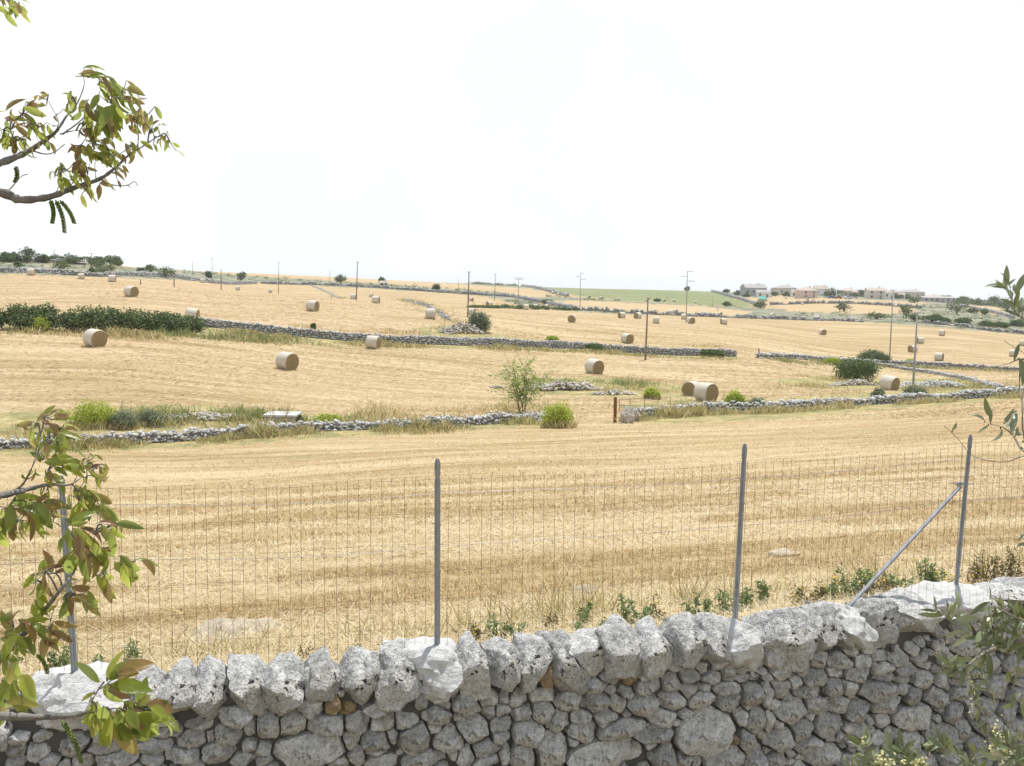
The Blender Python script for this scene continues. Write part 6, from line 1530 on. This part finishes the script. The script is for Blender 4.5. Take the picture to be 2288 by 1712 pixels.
for a in [(160,1172,4,20,40,.085,GR,None),(175,1185,4,-35,35,.10,RD,(195,1210)),(155,1190,3,-70,40,.09,GR,(185,1225)),(225,1170,3,-30,30,.09,GR,(210,1195)),(235,1178,3,-60,25,.09,GR,(210,1195)),(265,1172,2,-15,20,.08,RD,(212,1195)),(195,1215,4,-80,30,.09,RD,None),(215,1225,4,-65,25,.10,GR,None),(170,1230,4,-100,30,.09,GR,None),(200,1240,3,-75,30,.09,RD,None),(245,1222,2,-70,40,.06,RD,None),
          (258,1262,4,-35,30,.085,GR,None),(275,1258,3,-75,25,.085,GR,None),(300,1255,2,-30,20,.08,RD,(255,1270)),(235,1278,3,-75,25,.09,GR,None)]:
    S5.leaves(*a)
for a in [(100,1275,4,100,40,.075,RD,(130,1325)),(125,1282,4,40,40,.08,RD,(140,1312)),(90,1300,4,-80,50,.085,GR,(120,1335)),(150,1300,3,-80,40,.07,RD,None),(170,1330,4,-30,35,.085,RD,(145,1330)),(150,1345,3,-80,40,.08,GR,(145,1330)),(195,1345,3,-40,30,.08,RD,(145,1330)),(85,1345,3,-90,40,.08,GR,None),(60,1390,4,-20,40,.09,RD,None),(90,1395,4,-55,40,.09,RD,None),(30,1395,4,150,50,.08,RD,(20,1400)),(15,1420,4,-50,60,.09,GR,None),(70,1420,3,-60,40,.08,GR,None),(40,1440,4,-90,40,.09,GR,None),(110,1400,3,-30,30,.08,RD,None),(5,1460,4,-90,50,.09,GR,None),(115,1425,2,-50,20,.07,RD,None),(-90,1480,9,-60,160,.10,GR,None)]:
    S5.leaves(*a)
b5 = S5.done(WM)
S6 = Spray(wal, 2.0, M_WBARK, 17)
S6.branch([(-760, 1700), (-200, 1640), (-30, 1604), (35, 1602), (100, 1603), (150, 1601), (185, 1595), (200, 1574), (215, 1548), (232, 1524)], .016, .003)
S6.branch([(185, 1595), (215, 1590), (260, 1583), (300, 1590)], .003, .0015); S6.branch([(222, 1540), (250, 1520), (270, 1510)], .0025, .0015); S6.branch([(55, 1600), (52, 1580), (48, 1560)], .0025, .0015)
big = [(238,1515,1,78,4,.112,GR,None),(225,1530,1,115,4,.085,GR,None),(262,1508,2,22,8,.128,GR,None),(240,1520,2,40,10,.09,GR,None),(250,1530,2,2,10,.11,GR,None),(245,1538,2,-12,8,.10,RD,None),(225,1535,2,-25,12,.10,GR,None),(210,1545,2,190,20,.06,GR,None)]
for a in big: S6.leaves(*a, W=.43, curl=(.1, .5), jit=3, dd=.02)
for a in [(215,1580,3,-100,30,.085,GR,(205,1570)),(240,1580,3,-75,30,.085,GR,None),(270,1585,3,-85,25,.10,GR,None),(300,1588,4,-70,30,.095,GR,None),(320,1585,3,-40,30,.10,GR,None),(330,1580,2,5,15,.10,GR,(300,1590)),(345,1590,2,-5,12,.11,RD,(300,1590)),(300,1570,3,35,30,.08,GR,None),(285,1580,3,-60,30,.07,RD,None),(310,1610,3,-60,25,.11,GR,None),(260,1610,3,-90,25,.10,GR,None),(280,1620,2,-75,25,.10,GR,None),(215,1600,2,-100,20,.06,GR,None)]:
    S6.leaves(*a, W=.46)
for a in [(5,1520,2,-50,25,.10,GR,None),(45,1510,2,-60,25,.10,GR,(48,1560)),(10,1565,2,-40,30,.10,GR,None),(-15,1590,3,-60,40,.10,GR,None),(25,1490,3,-80,30,.07,GR,None),(-80,1600,8,-60,160,.11,GR,None)]:
    S6.leaves(*a, W=.46)
b6 = S6.done(WM)
catkin(b6, P(138, 1610, 2.0) - wo, P(182, 1706, 2.0) - wo, M_CATKIN, 70); catkin(b5, P(82, 1462, 2.25) - wo, P(106, 1506, 2.25) - wo, M_CATKIN, 40)

# olive on the right
oli = empty('olive_tree', (2.35, 2.3, 0), 'olive tree with narrow grey-green leaves and cream buds reaching in from the right', 'tree'); oo = np.array(oli.location)
mb = MB(); tr_ = smooth_path([np.array((0, 0, -.1)), np.array((-.06, .05, 1.0)), np.array((.08, .0, 2.0)), np.array((.02, .05, 3.2)), np.array((.1, .1, 4.6))], 6)
mb.tube(tr_, list(np.linspace(.15, .045, len(tr_))), 12); mb.build('trunk', M_OBARK, oli, True)
OM = {'leaves': M_OLIVE}
def olives(sp_, pts, n_, L=.055, ang0=None, W=.25, jit=5, curl=(-.2, .9)):
    """pairs of leaves set along a twig given in photograph pixels"""
    pl_, _ = resample([(a, b, 0) for a, b in pts], 6.0); r = sp_.r
    for k in range(n_):
        i = r.randrange(len(pl_)); j = min(i + 1, len(pl_) - 1); h = max(0, i - 1)
        t = math.degrees(math.atan2(-(pl_[j][1] - pl_[h][1]), pl_[j][0] - pl_[h][0]))
        a = t + r.choice((-1, 1)) * r.uniform(15, 65)
        sp_.leaves(pl_[i][0], pl_[i][1], 1, a, 12, L * r.uniform(.8, 1.2), GR, None, W, curl, jit * .5, .02)
T1 = Spray(oli, 2.5, M_OBARK, 31)
T1.branch([(2900, 900), (2500, 830), (2330, 760), (2288, 715), (2266, 684), (2256, 660), (2244, 634)], .014, .0018)
T1.branch([(2262, 672), (2250, 652), (2240, 640)], .0016, .001)
olives(T1, [(2285, 712), (2266, 684), (2256, 660), (2246, 640)], 16, .052)
for a in [(2268,655,1,75,5,.075,GR,None),(2258,640,1,100,5,.05,GR,None),(2280,690,2,40,20,.075,GR,None),(2275,660,1,110,8,.06,GR,None)]: T1.leaves(*a, W=.25, jit=2)
T1.done(OM)
T2 = Spray(oli, 2.5, M_OBARK, 32)
T2.branch([(2900, 980), (2450, 860), (2330, 810), (2280, 803), (2255, 812), (2222, 820)], .012, .001); T2.branch([(2300, 795), (2270, 778), (2243, 762)], .002, .0012)
T2.branch([(2280, 803), (2278, 860), (2284, 900), (2300, 1000), (2420, 1060)], .002, .004)
for a in [(2274,800,1,-85,4,.085,GR,None),(2280,770,1,-110,5,.05,GR,None),(2285,820,2,-60,40,.05,GR,None)]: T2.leaves(*a, W=.26, jit=2)
T2.done(OM)
T3 = Spray(oli, 2.45, M_OBARK, 33)
T3.branch([(2900, 1120), (2480, 1060), (2330, 1020), (2288, 1008), (2262, 972), (2240, 955), (2212, 948)], .012, .0014)
T3.branch([(2330, 1012), (2284, 1020), (2250, 1032), (2210, 1030), (2170, 1016), (2140, 980), (2110, 952)], .003, .0011); T3.branch([(2127, 966), (2136, 950)], .0012, .001)
for a in [(2200,942,1,125,4,.065,GR,None),(2212,935,1,118,4,.055,GR,None),(2215,945,2,100,20,.04,GR,None),(2208,948,1,205,6,.035,GR,None),(2235,955,2,-30,15,.06,GR,None),(2262,968,2,75,10,.07,GR,None),(2258,962,1,100,8,.055,GR,None),(2268,975,2,30,12,.07,GR,None),(2245,945,2,55,15,.045,GR,None),(2285,985,2,10,30,.05,GR,None),(2128,964,1,55,4,.04,GR,None)]: T3.leaves(*a, W=.27, jit=2)
T3.done(OM)
T4 = Spray(oli, 2.4, M_OBARK, 34)
T4.branch([(2900, 1220), (2500, 1240), (2340, 1215), (2290, 1205)], .01, .001)
for a in [(2300,1200,2,160,10,.05,GR,None),(2310,1190,2,110,15,.055,GR,None),(2305,1215,1,175,8,.06,GR,None)]: T4.leaves(*a, W=.25, jit=3)
T4.done(OM)
T5 = Spray(oli, 2.5, M_OBARK, 35)
T5.branch([(2900, 1500), (2500, 1440), (2350, 1420), (2288, 1432), (2230, 1447), (2195, 1462), (2165, 1485), (2150, 1500), (2120, 1502), (2085, 1482)], .016, .0018)
T5.branch([(2165, 1488), (2172, 1530), (2190, 1580), (2218, 1640), (2238, 1690), (2250, 1740)], .003, .0016)
T5.branch([(2900, 1420), (2450, 1400), (2310, 1392), (2240, 1364), (2210, 1345)], .012, .0014); T5.branch([(2230, 1442), (2170, 1420), (2130, 1392), (2090, 1362)], .0026, .0012)
olives(T5, [(2288, 1432), (2195, 1462), (2150, 1500), (2085, 1482)], 22, .06); olives(T5, [(2165, 1488), (2190, 1580), (2238, 1690)], 22, .05); olives(T5, [(2300, 1392), (2240, 1364), (2210, 1345)], 18, .06); olives(T5, [(2230, 1442), (2130, 1392), (2090, 1362)], 18, .06)
for px, py in [(2115,1490),(2205,1410),(2125,1380),(2220,1395),(2190,1440),(2250,1450),(2270,1410)]: T5.leaves(px, py, 6, 80, 75, .062, GR, None, .25, (-.2, .8), 7, .03)
for px, py in [(2250,1500),(2200,1520),(2270,1560),(2240,1420)]: T5.leaves(px, py, 5, -80, 70, .055, GR, None, .25, (-.2, .8), 14, .05)
t5 = T5.done(OM)
T6 = Spray(oli, 2.35, M_OBARK, 36)
T6.branch([(2900, 1900), (2500, 1800), (2300, 1770), (2100, 1760), (2000, 1740), (1950, 1700), (1935, 1660)], .014, .0016)
T6.branch([(2300, 1775), (2200, 1735), (2130, 1690), (2100, 1660)], .004, .0015); T6.branch([(2320, 1775), (2290, 1700), (2240, 1650)], .004, .0015); T6.branch([(2060, 1752), (2030, 1700), (2010, 1665)], .003, .0014)
for pts in ([(1990, 1738), (1950, 1700), (1935, 1660)], [(2200, 1735), (2130, 1690), (2100, 1660)], [(2300, 1720), (2240, 1650)], [(2060, 1752), (2030, 1700), (2010, 1665)], [(2300, 1770), (2100, 1755)]): olives(T6, pts, 22, .052)
for px, py in [(1935,1668),(1990,1690),(2075,1690),(2110,1672),(2180,1690),(2230,1680),(2270,1660),(2150,1712),(2030,1710),(2280,1700),(1960,1715),(1900,1712)]: T6.leaves(px, py, 6, 85, 70, .048, GR, None, .27, (-.2, .9), 9, .04)
t6 = T6.done(OM)
def buds(parent, px, py, d, n_, sx, sy, lb):
    pos = [P(px + rng.normal(0, sx), py + rng.normal(0, sy), d + rng.normal(0, .012)) - oo for _ in range(n_)]
    stones_mesh('flower_buds', pos, [.0042] * n_, M_BUD, False, parent, .9)['kind'] = 'stuff'
buds(t5, 2226, 1655, 2.5, 70, 9, 22, ''); buds(t5, 2238, 1682, 2.5, 50, 13, 10, ''); buds(t6, 1972, 1700, 2.33, 60, 12, 9, ''); buds(t6, 2045, 1706, 2.33, 45, 13, 7, ''); buds(t5, 2170, 1545, 2.5, 12, 5, 20, ''); buds(t6, 1932, 1655, 2.33, 12, 3, 8, '')
buds(T1.t.children[1], 2243, 632, 2.5, 5, 3, 5, '')
